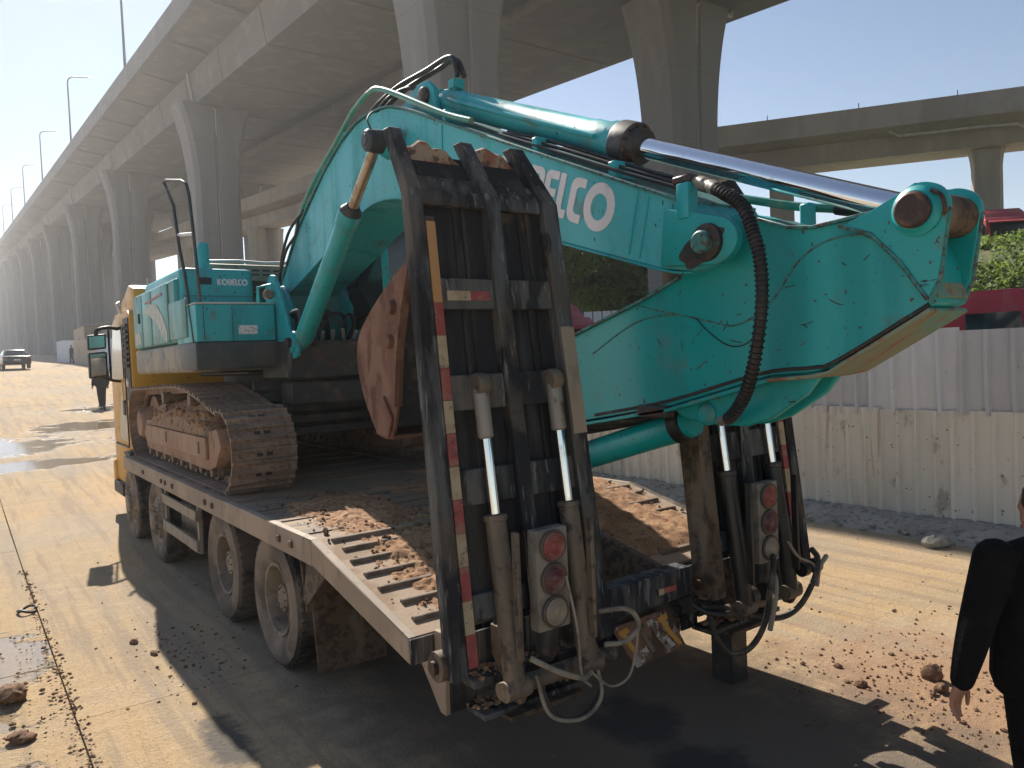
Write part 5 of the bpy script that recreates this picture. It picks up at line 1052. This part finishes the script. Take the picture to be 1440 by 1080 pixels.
# arm cylinder ---------------------------------------------------------
P0, P1 = Vector((3.33, 5.40, 4.47)), Vector((3.28, 1.53, 2.865)); dv = (P1-P0); LL_ = dv.length; at = lambda s: P0+dv*(s/LL_)
m = MB(); m.tube([at(.06), at(.10), at(.13), at(.2), at(.21), at(1.98), at(1.99), at(2.16), at(2.17), at(2.24)], [.07, .098, .103, .103, .098, .098, .104, .104, .118, .118], 30); ac = part('arm_cylinder', m, 'teal', EX)
m = MB(); m.lathe([(0, 0), (.085, 0), (.085, .14), (0, .14)], (3.27, 5.40, 4.47), (1, 0, 0), 22); part('barrel_eye', m, 'teal', ac)
m = MB(); m.tube([at(2.235), at(2.25), at(2.36), at(2.37), at(2.42)], [.128, .132, .132, .11, .10], 30); gl = part('gland', m, 'dark_steel', ac)
m = MB()
ua = dv.normalized().orthogonal().normalized(); ub = dv.normalized().cross(ua)
for k in range(12): a = 2*math.pi*k/12; c = ua*math.cos(a)*.116+ub*math.sin(a)*.116; m.cyl(at(2.36)+c, at(2.385)+c, .010, 8)
part('gland_bolts', m, 'pinsteel', ac)['kind'] = 'stuff'
m = MB(); m.tube([at(2.40), at(LL_-.06)], .060, 30); part('chrome_rod', m, 'chrome', ac)
m = MB(); m.tube([at(.25)+Vector((-.02, 0, .10)), at(.25)+Vector((-.02, 0, .16)), at(.3)+Vector((-.02, 0, .16))], .02, 8); m.box(3.28, 3.38, 5.14, 5.22, 4.49, 4.56); part('port_block', m, 'teal', ac)
m = MB(); m.tube([at(.3)+Vector((-.115, 0, .02)), at(2.1)+Vector((-.115, 0, .0))], .016, 8); part('cylinder_pipe', m, 'teal', ac)
# boom cylinders ---------------------------------------------------------
for x in (2.86, 3.80):
    b0, t0 = Vector((x, 7.50, 2.62)), Vector((x, 5.66, 4.14)); d = t0-b0; L = d.length; at2 = lambda s: b0+d*(s/L)
    m = MB(); m.tube([at2(-.1), at2(0), at2(.08), at2(1.5), at2(1.51), at2(1.66)], [.05, .09, .095, .092, .105, .105], 24); bc = part('boom_cylinder', m, 'teal', EX)
    m = MB(); m.tube([at2(1.66), at2(1.68), at2(1.72)], [.10, .085, .06], 20); part('gland', m, 'dark_steel', bc)
    m = MB(); m.tube([at2(1.68), at2(L)], .046, 20); part('cylinder_rod', m, 'brass', bc)
    m = MB(); m.lathe([(0, -.06), (.09, -.06), (.095, 0), (.09, .06), (0, .06)], t0, (1, 0, 0), 22); part('rod_eye', m, 'dark_steel', bc)
    m = MB(); m.tube([at2(.25)+Vector((-.06, -.05, .06)), at2(.4)+Vector((-.08, -.06, .06)), at2(1.45)+Vector((-.07, -.05, .06)), at2(1.5)+Vector((-.04, -.03, .05))], .014, 8); part('cylinder_pipe', m, 'teal', bc)
m = MB(); m.cyl((2.76, 5.66, 4.14), (3.92, 5.66, 4.14), .055, 18); part('cylinder_crosspin', m, 'teal', boom)
m = MB(); m.lathe([(0, 0), (.085, 0), (.09, .03), (.07, .05), (.05, .05), (.045, .06), (0, .06)], (2.80, 5.66, 4.14), (-1, 0, 0), 22); part('pin_cap', m, 'dark_skirt', boom)
hose([(2.83, 5.7, 4.24), (2.86, 5.82, 4.36), (2.94, 5.9, 4.45), (3.02, 5.92, 4.48)], .008, 'black', boom, 'grease_line')
m = MB(); m.lathe([(0, 0), (.12, 0), (.13, .1), (.10, .16), (0, .16)], (3.06, 5.66, 4.14), (-1, 0, 0), 22); part('crosspin_boss', m, 'teal', boom)
# bucket -----------------------------------------------------------------
bk_ = sub('bucket', EX); BX0, BX1 = 2.74, 3.94
side = [(5.02, 3.10), (5.30, 2.98), (5.70, 2.76), (5.95, 2.55), (5.97, 2.30), (5.86, 2.05), (5.66, 1.80), (5.42, 1.78), (5.30, 2.05), (5.24, 2.45), (5.12, 2.8)]
sside = [(p.y, p.z) for p in spline([(0, a, b) for a, b in side]+[(0, *side[0])], 4)][:-1]
for (x0, x1) in ((BX0, BX0+.03), (BX1-.03, BX1)):
    m = MB(); m.prism(sside, x0, x1); part('side_plate', m, 'rust', bk_, .006)
strip('bucket_shell', [(p.y, p.z) for p in spline([(0, a, b) for a, b in side[:8]], 4)], BX0+.01, BX1-.01, .025, 'rust', bk_)
m = MB(); m.box(BX0+.03, BX1-.03, 5.5, 5.53, 1.84, 2.9); part('bucket_interior', m, 'dark_steel', bk_)
strip('wear_band', [(5.34, 2.02), (5.27, 2.45), (5.15, 2.8), (5.03, 3.06)], BX0-.02, BX0+.05, .03, 'rust', bk_)
m = MB(); m.prism([(5.66, 1.79), (5.44, 1.77), (5.36, 1.92), (5.50, 2.1)], BX0-.025, BX0-.001); part('wear_plate', m, 'rust', bk_, .006)
for (a, b) in ((5.30, 2.78), (5.36, 2.52)):
    m = MB(); m.lathe([(0, 0), (.06, 0), (.05, .04), (.025, .045), (0, .045)], (BX0, a, b), (-1, 0, 0), 14); part('side_cutter_bolt', m, 'rust', bk_)
for k in range(5):
    x = BX0+.1+k*.24; m = MB(); m.prism([(5.06, 3.06), (4.84, 3.22), (4.82, 3.20), (5.0, 3.02)], x, x+.09); part('bucket_tooth', m, 'rust', bk_, .006)
for x in (3.12, 3.50):
    m = MB(); m.prism([(5.3, 1.9), (5.2, 1.62), (5.35, 1.5), (5.55, 1.6), (5.66, 1.8)], x, x+.05); part('bucket_ear', m, 'rust', bk_, .006)

# ================================================================== SOIL ON THE DECK
def deck_z(y): return np.where(y < 4.9, 1.203-(4.9-y)*(.30/1.3), 1.205)
def soil_sheet(x0, x1, y0, y1, fn, nx, ny, seed, amp, thr):
    m = grid(np.linspace(x0, x1, nx), np.linspace(y0, y1, ny), lambda x, y: x*0); v = np.array(m.v); x, y = v[:, 0], v[:, 1]
    e = np.minimum(np.minimum((x-x0)/.12, (x1-x)/.12), np.minimum((y-y0)/.15, (y1-y)/.6)); e = np.clip(e, 0, 1)
    h = (fbm(x, y, 2.4, 4, seed)*fn(x, y)+.35*fbm(x, y*1.0, 11, 3, seed+3)+.25*vnoise(x, y, 38, seed+5)-thr)*amp*e-.012*(1-e)-.004
    m.v = [tuple(p) for p in np.stack([x, y, deck_z(y)+np.maximum(h, -.02)], -1)]; return m
sm1 = soil_sheet(1.98, 2.9, 3.62, 6.6, lambda x, y: 1.0*smooth((x-1.95)/.45), 80, 230, 11, .08, .46)
soil_l = top('soil', sm1, 'soil', (2.4, 5, 1.1), 'loose orange soil spread over the left tail and deck', 'soil', kind='stuff', smooth=30)
sm2 = soil_sheet(3.78, 4.74, 3.7, 7.5, lambda x, y: 1.1+0*x, 60, 190, 23, .07, .38)
soil_r = top('soil', sm2, 'soil', (4.3, 5.5, 1.1), 'loose orange soil spread over the right tail and deck', 'soil', kind='stuff', smooth=30)
sm3 = soil_sheet(2.75, 3.9, 4.95, 6.9, lambda x, y: .8+0*x, 50, 90, 31, .05, .68)
top('soil', sm3, 'soil', (3.3, 6, 1.1), 'thin orange soil on the deck between the two tails', 'soil', kind='stuff', smooth=30)
c = MB()
for k in range(1500):
    x = random.choice([random.gauss(2.45, .25), random.gauss(4.3, .25)]); y = random.uniform(3.65, 6.6) if x < 3 else random.uniform(3.7, 7.2)
    if (1.93 < x < 2.9) or (3.78 < x < 4.75): lump(c, (x, y, float(deck_z(y))+.012), abs(random.gauss(.006, .005))+.003, ICO1 if random.random() < .3 else OCT, .8, .4)
for (x, y, r) in ((2.0, 5.0, .03), (2.4, 4.35, .045), (2.6, 4.1, .04), (2.3, 4.7, .03), (2.52, 3.85, .035)): lump(c, (x, y, float(deck_z(y))+r*.6), r, ICO2, .8, .3)
top('soil_crumbs', c, 'clod', (0, 0, 0), 'dark soil crumbs scattered over the truck tails', 'soil', kind='stuff', smooth=0)
# litter on the ground
c = MB(); sp = []
for k in range(600): sp.append((random.gauss(5.25, .5), random.gauss(2.5, .5), abs(random.gauss(.005, .006))+.003))
for k in range(330): sp.append((random.uniform(.7, 9), random.uniform(1.5, 11), abs(random.gauss(.005, .005))+.003))
for k in range(520): sp.append((.55+random.gauss(0, .03), random.uniform(3.5, 11), abs(random.gauss(.005, .005))+.003))
for k in range(190): sp.append((random.gauss(1.45, .22), random.gauss(6.7, .55), abs(random.gauss(.005, .005))+.003))
for k in range(140): sp.append((random.uniform(4.6, 7), random.uniform(1.6, 3.6), abs(random.gauss(.007, .007))+.003))
for k in range(160): sp.append((.5-abs(random.gauss(0, .25)), random.uniform(4.8, 8.5), abs(random.gauss(.006, .006))+.003))
crumbs(c, sp, lambda x, y: g1(y)); top('road_crumbs', c, 'clod', (0, 0, 0), 'dark soil crumbs scattered over the dusty road', 'soil', kind='stuff', smooth=0)
c = MB()
for k in range(700):
    y = random.uniform(-1, 16); u_ = random.random(); x = FX(y)-.85+u_*.8; lump(c, (x, y, g1(y)+.01+.11*u_), abs(random.gauss(.016, .014))+.006, ICO1, .8, .4)
top('bank_rubble', c, 'stone', (0, 0, 0), 'small grey stones strewn on the rubble bank below the fence', 'rubble', kind='stuff', smooth=0)
def stone(nm, x, y, r, mt, label, cat, fl=.7):
    z = g1(y); m = MB(); lump(m, (x, y, z+r*fl*.6), r, ICO3, fl, .28); return top(nm, m, mt, (x, y, z), label, cat, smooth=30)
stone('soil_clod', 5.38, 2.60, .08, 'clod', 'largest dark red soil clod lying by the walking man', 'clod', .75)
stone('soil_clod', 5.22, 2.47, .05, 'clod', 'smaller dark clod just in front of the largest one', 'clod', .8)
stone('soil_clod', 4.92, 2.86, .04, 'clod', 'single clod between the truck shadow and the big clods', 'clod', .7)
stone('stone', 8.95, 4.25, .13, 'stone', 'pale blocky stone at the foot of the rubble bank', 'stone', .8)
stone('stone', .19, 6.72, .12, 'clod', 'brown stone lying on the left verge', 'stone', .6)
stone('soil_clod', .22, 5.95, .06, 'clod', 'flat dark clod on the left verge near the frame corner', 'clod', .5)
stone('soil_clod', 1.14, 7.35, .035, 'clod', 'lone clod on the sunlit lane left of the truck', 'clod', .7)
stone('soil_clod', 1.22, 6.95, .032, 'clod', 'clod at the edge of the truck shadow beside the rear wheels', 'clod', .7)
stone('soil_clod', 2.62, 2.62, .055, 'clod', 'dark flat clod in the shade behind the truck', 'clod', .35)
m = MB(); m.tube([(.46+.075*math.cos(t)*(1+.1*math.sin(3*t)), 9.12+.10*math.sin(t), .03+.015*math.sin(2*t)) for t in np.linspace(0, 5.9, 26)], .014, 8)
top('hose_ring', m, 'hose', (.46, 9.12, 0), 'black loop of hose lying on the kerb line at left', 'hose')

# ================================================================== VEHICLES BEHIND THE FENCE
def red_truck(loc, rz, label, paint='red', nm='red_truck', fairing=True, scale=1.):
    r = root(nm, loc, label, 'truck', 'red trucks parked beyond the fence'); o = Vector(loc)
    def P(n, mb, mt, bev=0, seg=1, par=r):
        mb.v = [(a+o.x, b+o.y, c+o.z) for a, b, c in mb.v]; return part(n, mb, mt, par, bev, seg)
    # local: front faces -y, x across
    P('cab_shell', MB().prism([(0, .65), (-.05, 1.6), (.22, 2.75), (.45, 2.95), (2.15, 2.95), (2.15, .75)], -1.22, 1.22), paint, .06, 3)
    P('sun_visor', MB().prism([(.05, 2.72), (-.12, 2.60), (-.10, 2.56), (.2, 2.66)], -1.12, 1.12), paint, .02)
    if fairing: P('roof_fairing', MB().prism([(.5, 2.93), (.75, 3.25), (1.2, 3.5), (2.1, 3.55), (2.1, 2.93)], -1.1, 1.1), paint, .08, 3)
    P('windscreen', MB().slab([(-1.06, -.045, 1.72), (1.06, -.045, 1.72), (1.0, .165, 2.58), (-1.0, .165, 2.58)], (0, .97, -.24), .03), 'glass', .01)
    for s in (-1, 1):
        P('side_window', MB().prism([(.35, 1.75), (.45, 2.6), (1.2, 2.6), (1.2, 1.75)], s*1.215, s*1.235), 'glass')
        P('mirror', MB().box(min(s*1.3, s*1.5), max(s*1.3, s*1.5), .05, .17, 1.75, 2.45), 'plastic_black', .03, 2)
        P('headlight', MB().box(min(s*.72, s*1.15), max(s*.72, s*1.15), -.09, -.02, .72, .95), 'silver', .02)
        P('door_step', MB().box(min(s*1.0, s*1.24), max(s*1.0, s*1.24), .3, 1.0, .35, .62), 'plastic_black', .02)
        for y in (.95, 4.2):
            w_ = MB().lathe([(.2, 0), (.3, .0), (.5, .02), (.52, .08), (.52, .25), (.5, .3), (.2, .3)], (s*.9 if s > 0 else -1.2, y, .52), (1, 0, 0), 24, True); P('wheel', w_, 'tyre')
            P('wheel_hub', MB().lathe([(0, .05), (.29, .05), (.29, .22), (0, .22)], (s*.92 if s > 0 else -1.18, y, .52), (1, 0, 0), 18), 'rim')
    gr = P('grille', MB().box(-.85, .85, -.075, 0, 1.02, 1.58), 'plastic_black', .03)
    for k in range(4): P('grille_bar', MB().box(-.8, .8, -.10, -.074, 1.08+k*.13, 1.12+k*.13), 'silver', .008)
    P('bumper', MB().box(-1.24, 1.24, -.14, .3, .38, .72), paint, .04, 2)
    P('rear_bulkhead', MB().box(-1.15, 1.15, 2.2, 2.35, .9, 3.1), 'plastic_black', .03)
    P('chassis', MB().box(-.45, .45, .4, 5.8, .55, .85), 'dark_steel', .02)
    P('air_tank', MB().cyl((-.95, 2.6, .75), (-.95, 3.6, .75), .25, 18), 'plastic_black')
    r.rotation_euler = (0, 0, rz); r.scale = (scale,)*3; return r
red_truck((48.6, 18.6, 6.2), -.75, 'faded red truck parked on top of the weedy embankment', 'red_faded')
red_truck((15.4, 4.9, -.05), .1, 'dark red truck directly behind the fence at the right', 'red', fairing=False, scale=1.08)
red_truck((16.1, 18.6, .2), .2, 'red truck glimpsed under the boom next to a white wall', 'red', scale=1.15)
wl_ = root('white_wall', (17.5, 17, 0), 'white ribbed metal wall glimpsed beside the red truck under the boom', 'wall')
for k in range(14):
    a = Vector((18.9, 21.4, 0))+Vector((.76, -.65, 0))*(k*.34); b = a+Vector((.76, -.65, 0))*.3
    m = MB(); m.slab([(a.x, a.y, 0), (b.x, b.y, 0), (b.x, b.y, 3.9), (a.x, a.y, 3.9)], (.65, .76, 0), .04); part('wall_panel', m, 'decal', wl_, .006)

# ================================================================== FAR END OF THE ROAD
bf = root('blue_fence', (9, 60, 2), 'pale blue metal fence along the far road under the viaduct', 'fence')
for k in range(26):
    y = 46+k*2.2; x = 9.75; z = g1(y); m = MB(); m.box(x, x+.06, y, y+2.12, z-.1, z+2.3+jit(.06)); part('panel', m, 'fence_blue' if k < 12 or k > 18 else 'fence_tan', bf, .01)
def shed(x, y, w_, d, h, mt, label, cat='shed'):
    z = g1(y); r = root('site_shed', (x, y, z), label, cat, 'sheds under the far viaduct'); m = MB(); m.box(x, x+w_, y, y+d, z-.2, z+h); part('wall', m, mt, r, .03)
    m = MB(); m.prism([(x-.15, z+h), (x+w_+.15, z+h), (x+w_*.5, z+h+.35)], y-.15, y+d+.15, 'y'); part('roof', m, 'shed', r)
    m = MB(); m.box(x+.3, x+1.0, y-.03, y-.001, z+.9, z+1.8); part('window', m, 'glass', r)
    m = MB(); m.box(x+1.3, x+2.0, y-.03, y-.001, z, z+1.9); part('door', m, 'fence_blue', r)
shed(10.2, 50, 4, 6, 3.4, 'shed', 'light grey site shed behind the blue fence near the mirror'); shed(10.4, 66, 3, 7, 3.6, 'shed_dark', 'dark low shed behind the far fence'); shed(10.3, 84, 4, 8, 3.6, 'fence_tan', 'tan shed farthest along the fence')
for k, (x, y, l) in enumerate(((11.5, 58, 2.6), (11.8, 59, -.8), (12.3, 58.5, 1.5))):
    m = MB(); z = g1(y); m.tube([(x, y, z), (x+l*.5, y, z+6.5)], .12, 8); top('leaning_pole', m, 'shed', (x, y, z), ['longest leaning pole stacked against the far pier', 'leaning pole tilted left against the far pier', 'short leaning pole right of the stack by the far pier'][k], 'pole', 'poles leaning on a far pier')
py = root('bridge_pylon', (-7, 330, 8), 'hazy pale bridge portal at the far left horizon', 'bridge')
for x in (-14, 6):
    m = MB(); m.box(x-1.2, x+1.2, 329, 331, 6, 66); part('pylon_leg', m, 'fence_blue', py, .2)
for z in (60, 46):
    m = MB(); m.box(-12.8, 4.8, 329.3, 330.7, z, z+3); part('crossbeam', m, 'fence_blue', py, .1)

# car driving away
def sedan(x, y, z, rz):
    r = root('car', (x, y, z), 'dark grey car on the sunlit road in the far distance', 'car'); o = Vector((x, y, z))
    def P(n, mb, mt, bev=0, seg=1): mb.v = [(a+o.x, b+o.y, c+o.z) for a, b, c in mb.v]; return part(n, mb, mt, r, bev, seg)
    body = [(-2.25, .35), (-2.3, .7), (-2.2, .95), (-1.6, 1.02), (1.0, .98), (2.0, .82), (2.25, .6), (2.2, .32)]
    P('body', MB().prism(body, -.9, .9), 'car_paint', .08, 3)
    m = MB(); lo = [(-1.75, 1.0), (1.05, .97)]; m.hexa([(-.80, -1.75, 1.0), (.80, -1.75, 1.0), (.80, 1.05, .97), (-.80, 1.05, .97), (-.62, -1.15, 1.45), (.62, -1.15, 1.45), (.62, .25, 1.45), (-.62, .25, 1.45)]); P('cabin', m, 'car_paint', .05, 2)
    P('rear_window', MB().slab([(-.68, -1.72, 1.06), (.68, -1.72, 1.06), (.55, -1.22, 1.41), (-.55, -1.22, 1.41)], (0, -.6, .8), .012), 'glass')
    P('windscreen', MB().slab([(-.68, 1.0, 1.04), (.68, 1.0, 1.04), (.55, .3, 1.42), (-.55, .3, 1.42)], (0, .5, .85), .012), 'glass')
    for s in (-1, 1):
        P('side_window', MB().slab([(s*.785, -1.4, 1.05), (s*.785, .8, 1.03), (s*.65, .2, 1.40), (s*.65, -1.05, 1.40)], (s, 0, .3), .012), 'glass')
        P('tail_light', MB().box(min(s*.6, s*.88), max(s*.6, s*.88), -2.315, -2.25, .72, .88), 'lens_red', .01)
        P('mirror', MB().box(min(s*.9, s*1.08), max(s*.9, s*1.08), .55, .68, .95, 1.08), 'car_paint', .02)
        for yy_ in (-1.35, 1.4): P('wheel', MB().lathe([(0, .06), (.2, .06), (.3, .02), (.32, .06), (.32, .18), (.3, .22), (0, .22)], (s*.70 if s > 0 else -.92, yy_, .32), (1, 0, 0), 20), 'tyre')
    P('bumper', MB().box(-.88, .88, -2.36, -2.2, .35, .55), 'plastic_black', .02); P('number_plate', MB().box(-.22, .22, -2.335, -2.29, .62, .72), 'decal', 0)
    r.rotation_euler = (0, 0, rz)
sedan(3.7, 70, g1(70), .06)

# ================================================================== PEOPLE
def capsule(mb, pts, rad, n=14, ell=(1, 0, 0)):
    """tapered limb with rounded ends, radii may be (a, b)"""
    P = [Vector(p) for p in pts]; R = [r if hasattr(r, '__len__') else (r, r) for r in rad]; out, ro = [], []
    d0 = (P[0]-P[1]).normalized(); d1 = (P[-1]-P[-2]).normalized()
    for t in (.98, .8, .45): out.append(P[0]+d0*(min(R[0])*t)); k = math.sqrt(1-t*t); ro.append((R[0][0]*k, R[0][1]*k))
    out += P; ro += R
    for t in (.45, .8, .98): out.append(P[-1]+d1*(min(R[-1])*t)); k = math.sqrt(1-t*t); ro.append((R[-1][0]*k, R[-1][1]*k))
    mb.tube(out, ro, n, True, ell)
def solid(name, mb, mt, parent, voxel, sm=2):
    me = mb.mesh(name, mt, 0, 1, 0, OFF[parent.name]); o = link(name, me, parent)
    md = o.modifiers.new('remesh', 'REMESH'); md.mode = 'VOXEL'; md.voxel_size = voxel; md.use_smooth_shade = True
    s2 = o.modifiers.new('smooth', 'SMOOTH'); s2.iterations = sm; s2.factor = .5
    return o
def person(loc, rz, label, vox, top_mt='cloth', leg_mt='cloth', stride=.1, arm_l=None, arm_r=None, s=1.0):
    r = root('person', loc, label, 'person'); ox, oy, oz = loc
    def W(p): return (p[0]*s+ox, p[1]*s+oy, p[2]*s+oz)
    def cap(mb, pts, rad, n=14, ell=(1, 0, 0)): capsule(mb, [W(p) for p in pts], [tuple(q*s for q in (k if hasattr(k, '__len__') else (k, k))) for k in rad], n, ell)
    AL = arm_l or [(-.20, 0, 1.43), (-.27, -.01, 1.13), (-.30, .05, .87)]; AR = arm_r or [(.20, 0, 1.43), (.26, -.02, 1.13), (.27, .05, .87)]
    body = MB()
    cap(body, [(0, 0, .92), (0, .01, 1.15), (0, 0, 1.38)], [(.15, .10), (.13, .09), (.17, .10)], 16); cap(body, [(0, -.01, 1.40), (0, .015, 1.54)], [.058, .052])
    cap(body, [(0, .02, 1.565), (0, .03, 1.64), (0, .015, 1.69)], [(.062, .075), (.074, .092), (.068, .085)], 18); cap(body, [(0, .105, 1.60), (0, .118, 1.585)], [.011, .014]); cap(body, [(-.03, .10, 1.545), (.03, .10, 1.545)], [.009, .009], 10, (0, 0, 1))
    for sx in (-1, 1):
        cap(body, [(sx*.075, .02, 1.62), (sx*.083, .01, 1.60), (sx*.077, .015, 1.575)], [(.010, .022), (.012, .024), (.008, .016)], 10); cap(body, [(sx*.032, .108, 1.632), (sx*.034, .108, 1.632)], [.010, .010], 8)
        sy = stride*sx; cap(body, [(sx*.09, 0, .90), (sx*.10, sy*.5+.02, .50), (sx*.10, sy, .09)], [.085, .058, .04])
    hands = []
    for sx, A in ((-1, AL), (1, AR)):
        cap(body, [A[0], A[1], A[2]], [.05, .043, .029]); wr = Vector(A[2]); d = (Vector(A[2])-Vector(A[1])).normalized()
        d = (d+Vector((sx*.10, .10, -.25))).normalized(); s0 = Vector((-sx*.9, .43, 0)); side = (s0-d*s0.dot(d)).normalized(); inw = d.cross(side)*sx*-1; inw = inw if inw.y < 0 else -inw;
        pc = [wr, wr+d*.045, wr+d*.085]; cap(body, pc, [(.024, .033), (.023, .046), (.019, .047)], 14, inw)
        for k, (ln, off) in enumerate(((.085, .034), (.096, .0115), (.090, -.0125), (.072, -.034))):
            b = wr+d*(.092-.004*abs(k-1))+side*off; cur = inw*(.35+.12*k); p1 = b+(d+cur*.35).normalized()*ln*.48; p2 = p1+(d+cur*1.3).normalized()*ln*.32; p3 = p2+(d+cur*2.2).normalized()*ln*.24; cap(body, [b-d*.02, b, p1, p2, p3], [.0108, .0108, .010, .0092, .0078], 10)
        b = wr+d*.03+side*.028; p1 = b+(d*.75+side*.75+inw*.25).normalized()*.045; p2 = p1+(d+side*.25+inw*.2).normalized()*.036; p3 = p2+(d+inw*.25).normalized()*.022; cap(body, [b, p1, p2, p3], [.016, .013, .011, .0085], 10)
    solid('body', body, 'skin', r, vox)
    j = MB(); cap(j, [(0, 0, .88), (0, .0, 1.0), (0, .01, 1.2), (0, 0, 1.38)], [(.245, .17), (.24, .165), (.24, .165), (.20, .14)], 20); cap(j, [(-.15, 0, 1.42), (0, -.015, 1.46), (.15, 0, 1.42)], [.078, .085, .078], 14, (0, 0, 1)); cap(j, [(0, -.015, 1.44), (0, 0, 1.505)], [(.085, .08), (.070, .068)])
    for A in (AL, AR):
        w2 = Vector(A[2])-(Vector(A[2])-Vector(A[1])).normalized()*.012; cap(j, [A[0], (Vector(A[0])+Vector(A[1]))/2+Vector((0, .0, 0)), A[1], (Vector(A[1])*.5+w2*.5), w2], [.092, .084, .075, .066, .052])
    solid('jacket', j, top_mt, r, max(vox, .008), 3)
    t = MB(); cap(t, [(0, 0, .97), (0, 0, .86)], [(.175, .125), (.175, .13)], 18)
    for sx in (-1, 1): sy = stride*sx; cap(t, [(sx*.09, 0, .88), (sx*.105, sy*.5+.02, .50), (sx*.105, sy, .10)], [(.105, .11), .082, .068])
    solid('trousers', t, leg_mt, r, max(vox, .01), 3)
    f = MB()
    for sx in (-1, 1): sy = stride*sx; cap(f, [(sx*.105, sy-.05, .05), (sx*.105, sy+.06, .05), (sx*.11, sy+.15, .038)], [.046, .045, .036], 12)
    solid('shoes', f, 'black', r, max(vox, .008)); h = MB()
    cap(h, [(0, -.01, 1.62), (0, .0, 1.68), (0, .015, 1.715)], [(.070, .075), (.083, .092), (.068, .08)], 18); cap(h, [(0, -.035, 1.57), (0, -.035, 1.62)], [(.06, .04), (.072, .055)], 14); solid('hair', h, 'hair', r, max(vox, .006))
    r.rotation_euler = (0, 0, rz); return r
person((3.865, 1.375, .003), -.60, 'man in black jacket walking at the right frame edge, seen from behind', .0045, stride=.14, arm_l=[(-.235, -.01, 1.43), (-.355, -.05, 1.13), (-.395, .0, .86)], s=.965)
person((4.6, 33.6, g1(33.6)), .3, 'person in dark clothes standing on the road behind the truck mirror', .02, 'cloth_navy', 'cloth_navy')
person((9.2, 84.5, g1(84.5)), 1.9, 'tiny distant person in dark clothes in front of the blue fence', .03, 'cloth_navy', 'cloth_navy')

# ================================================================== HAZE
HAZE = .0007
if HAZE > 0:
    m = MB(); m.box(-950, 1250, -320, 2550, -2.5, 78); hz_ = top('haze', m, None, (0, 0, 0), 'thin bright air haze over the whole site', 'haze', kind='stuff', smooth=0)
    hm = bpy.data.materials.new('thin_haze'); hm.use_nodes = True; t = hm.node_tree; t.nodes.clear(); o = t.nodes.new('ShaderNodeOutputMaterial'); v = t.nodes.new('ShaderNodeVolumePrincipled')
    v.inputs['Color'].default_value = (.93, .95, 1, 1); v.inputs['Density'].default_value = HAZE; v.inputs['Anisotropy'].default_value = .55; t.links.new(v.outputs[0], o.inputs['Volume']); hz_.data.materials.append(hm)
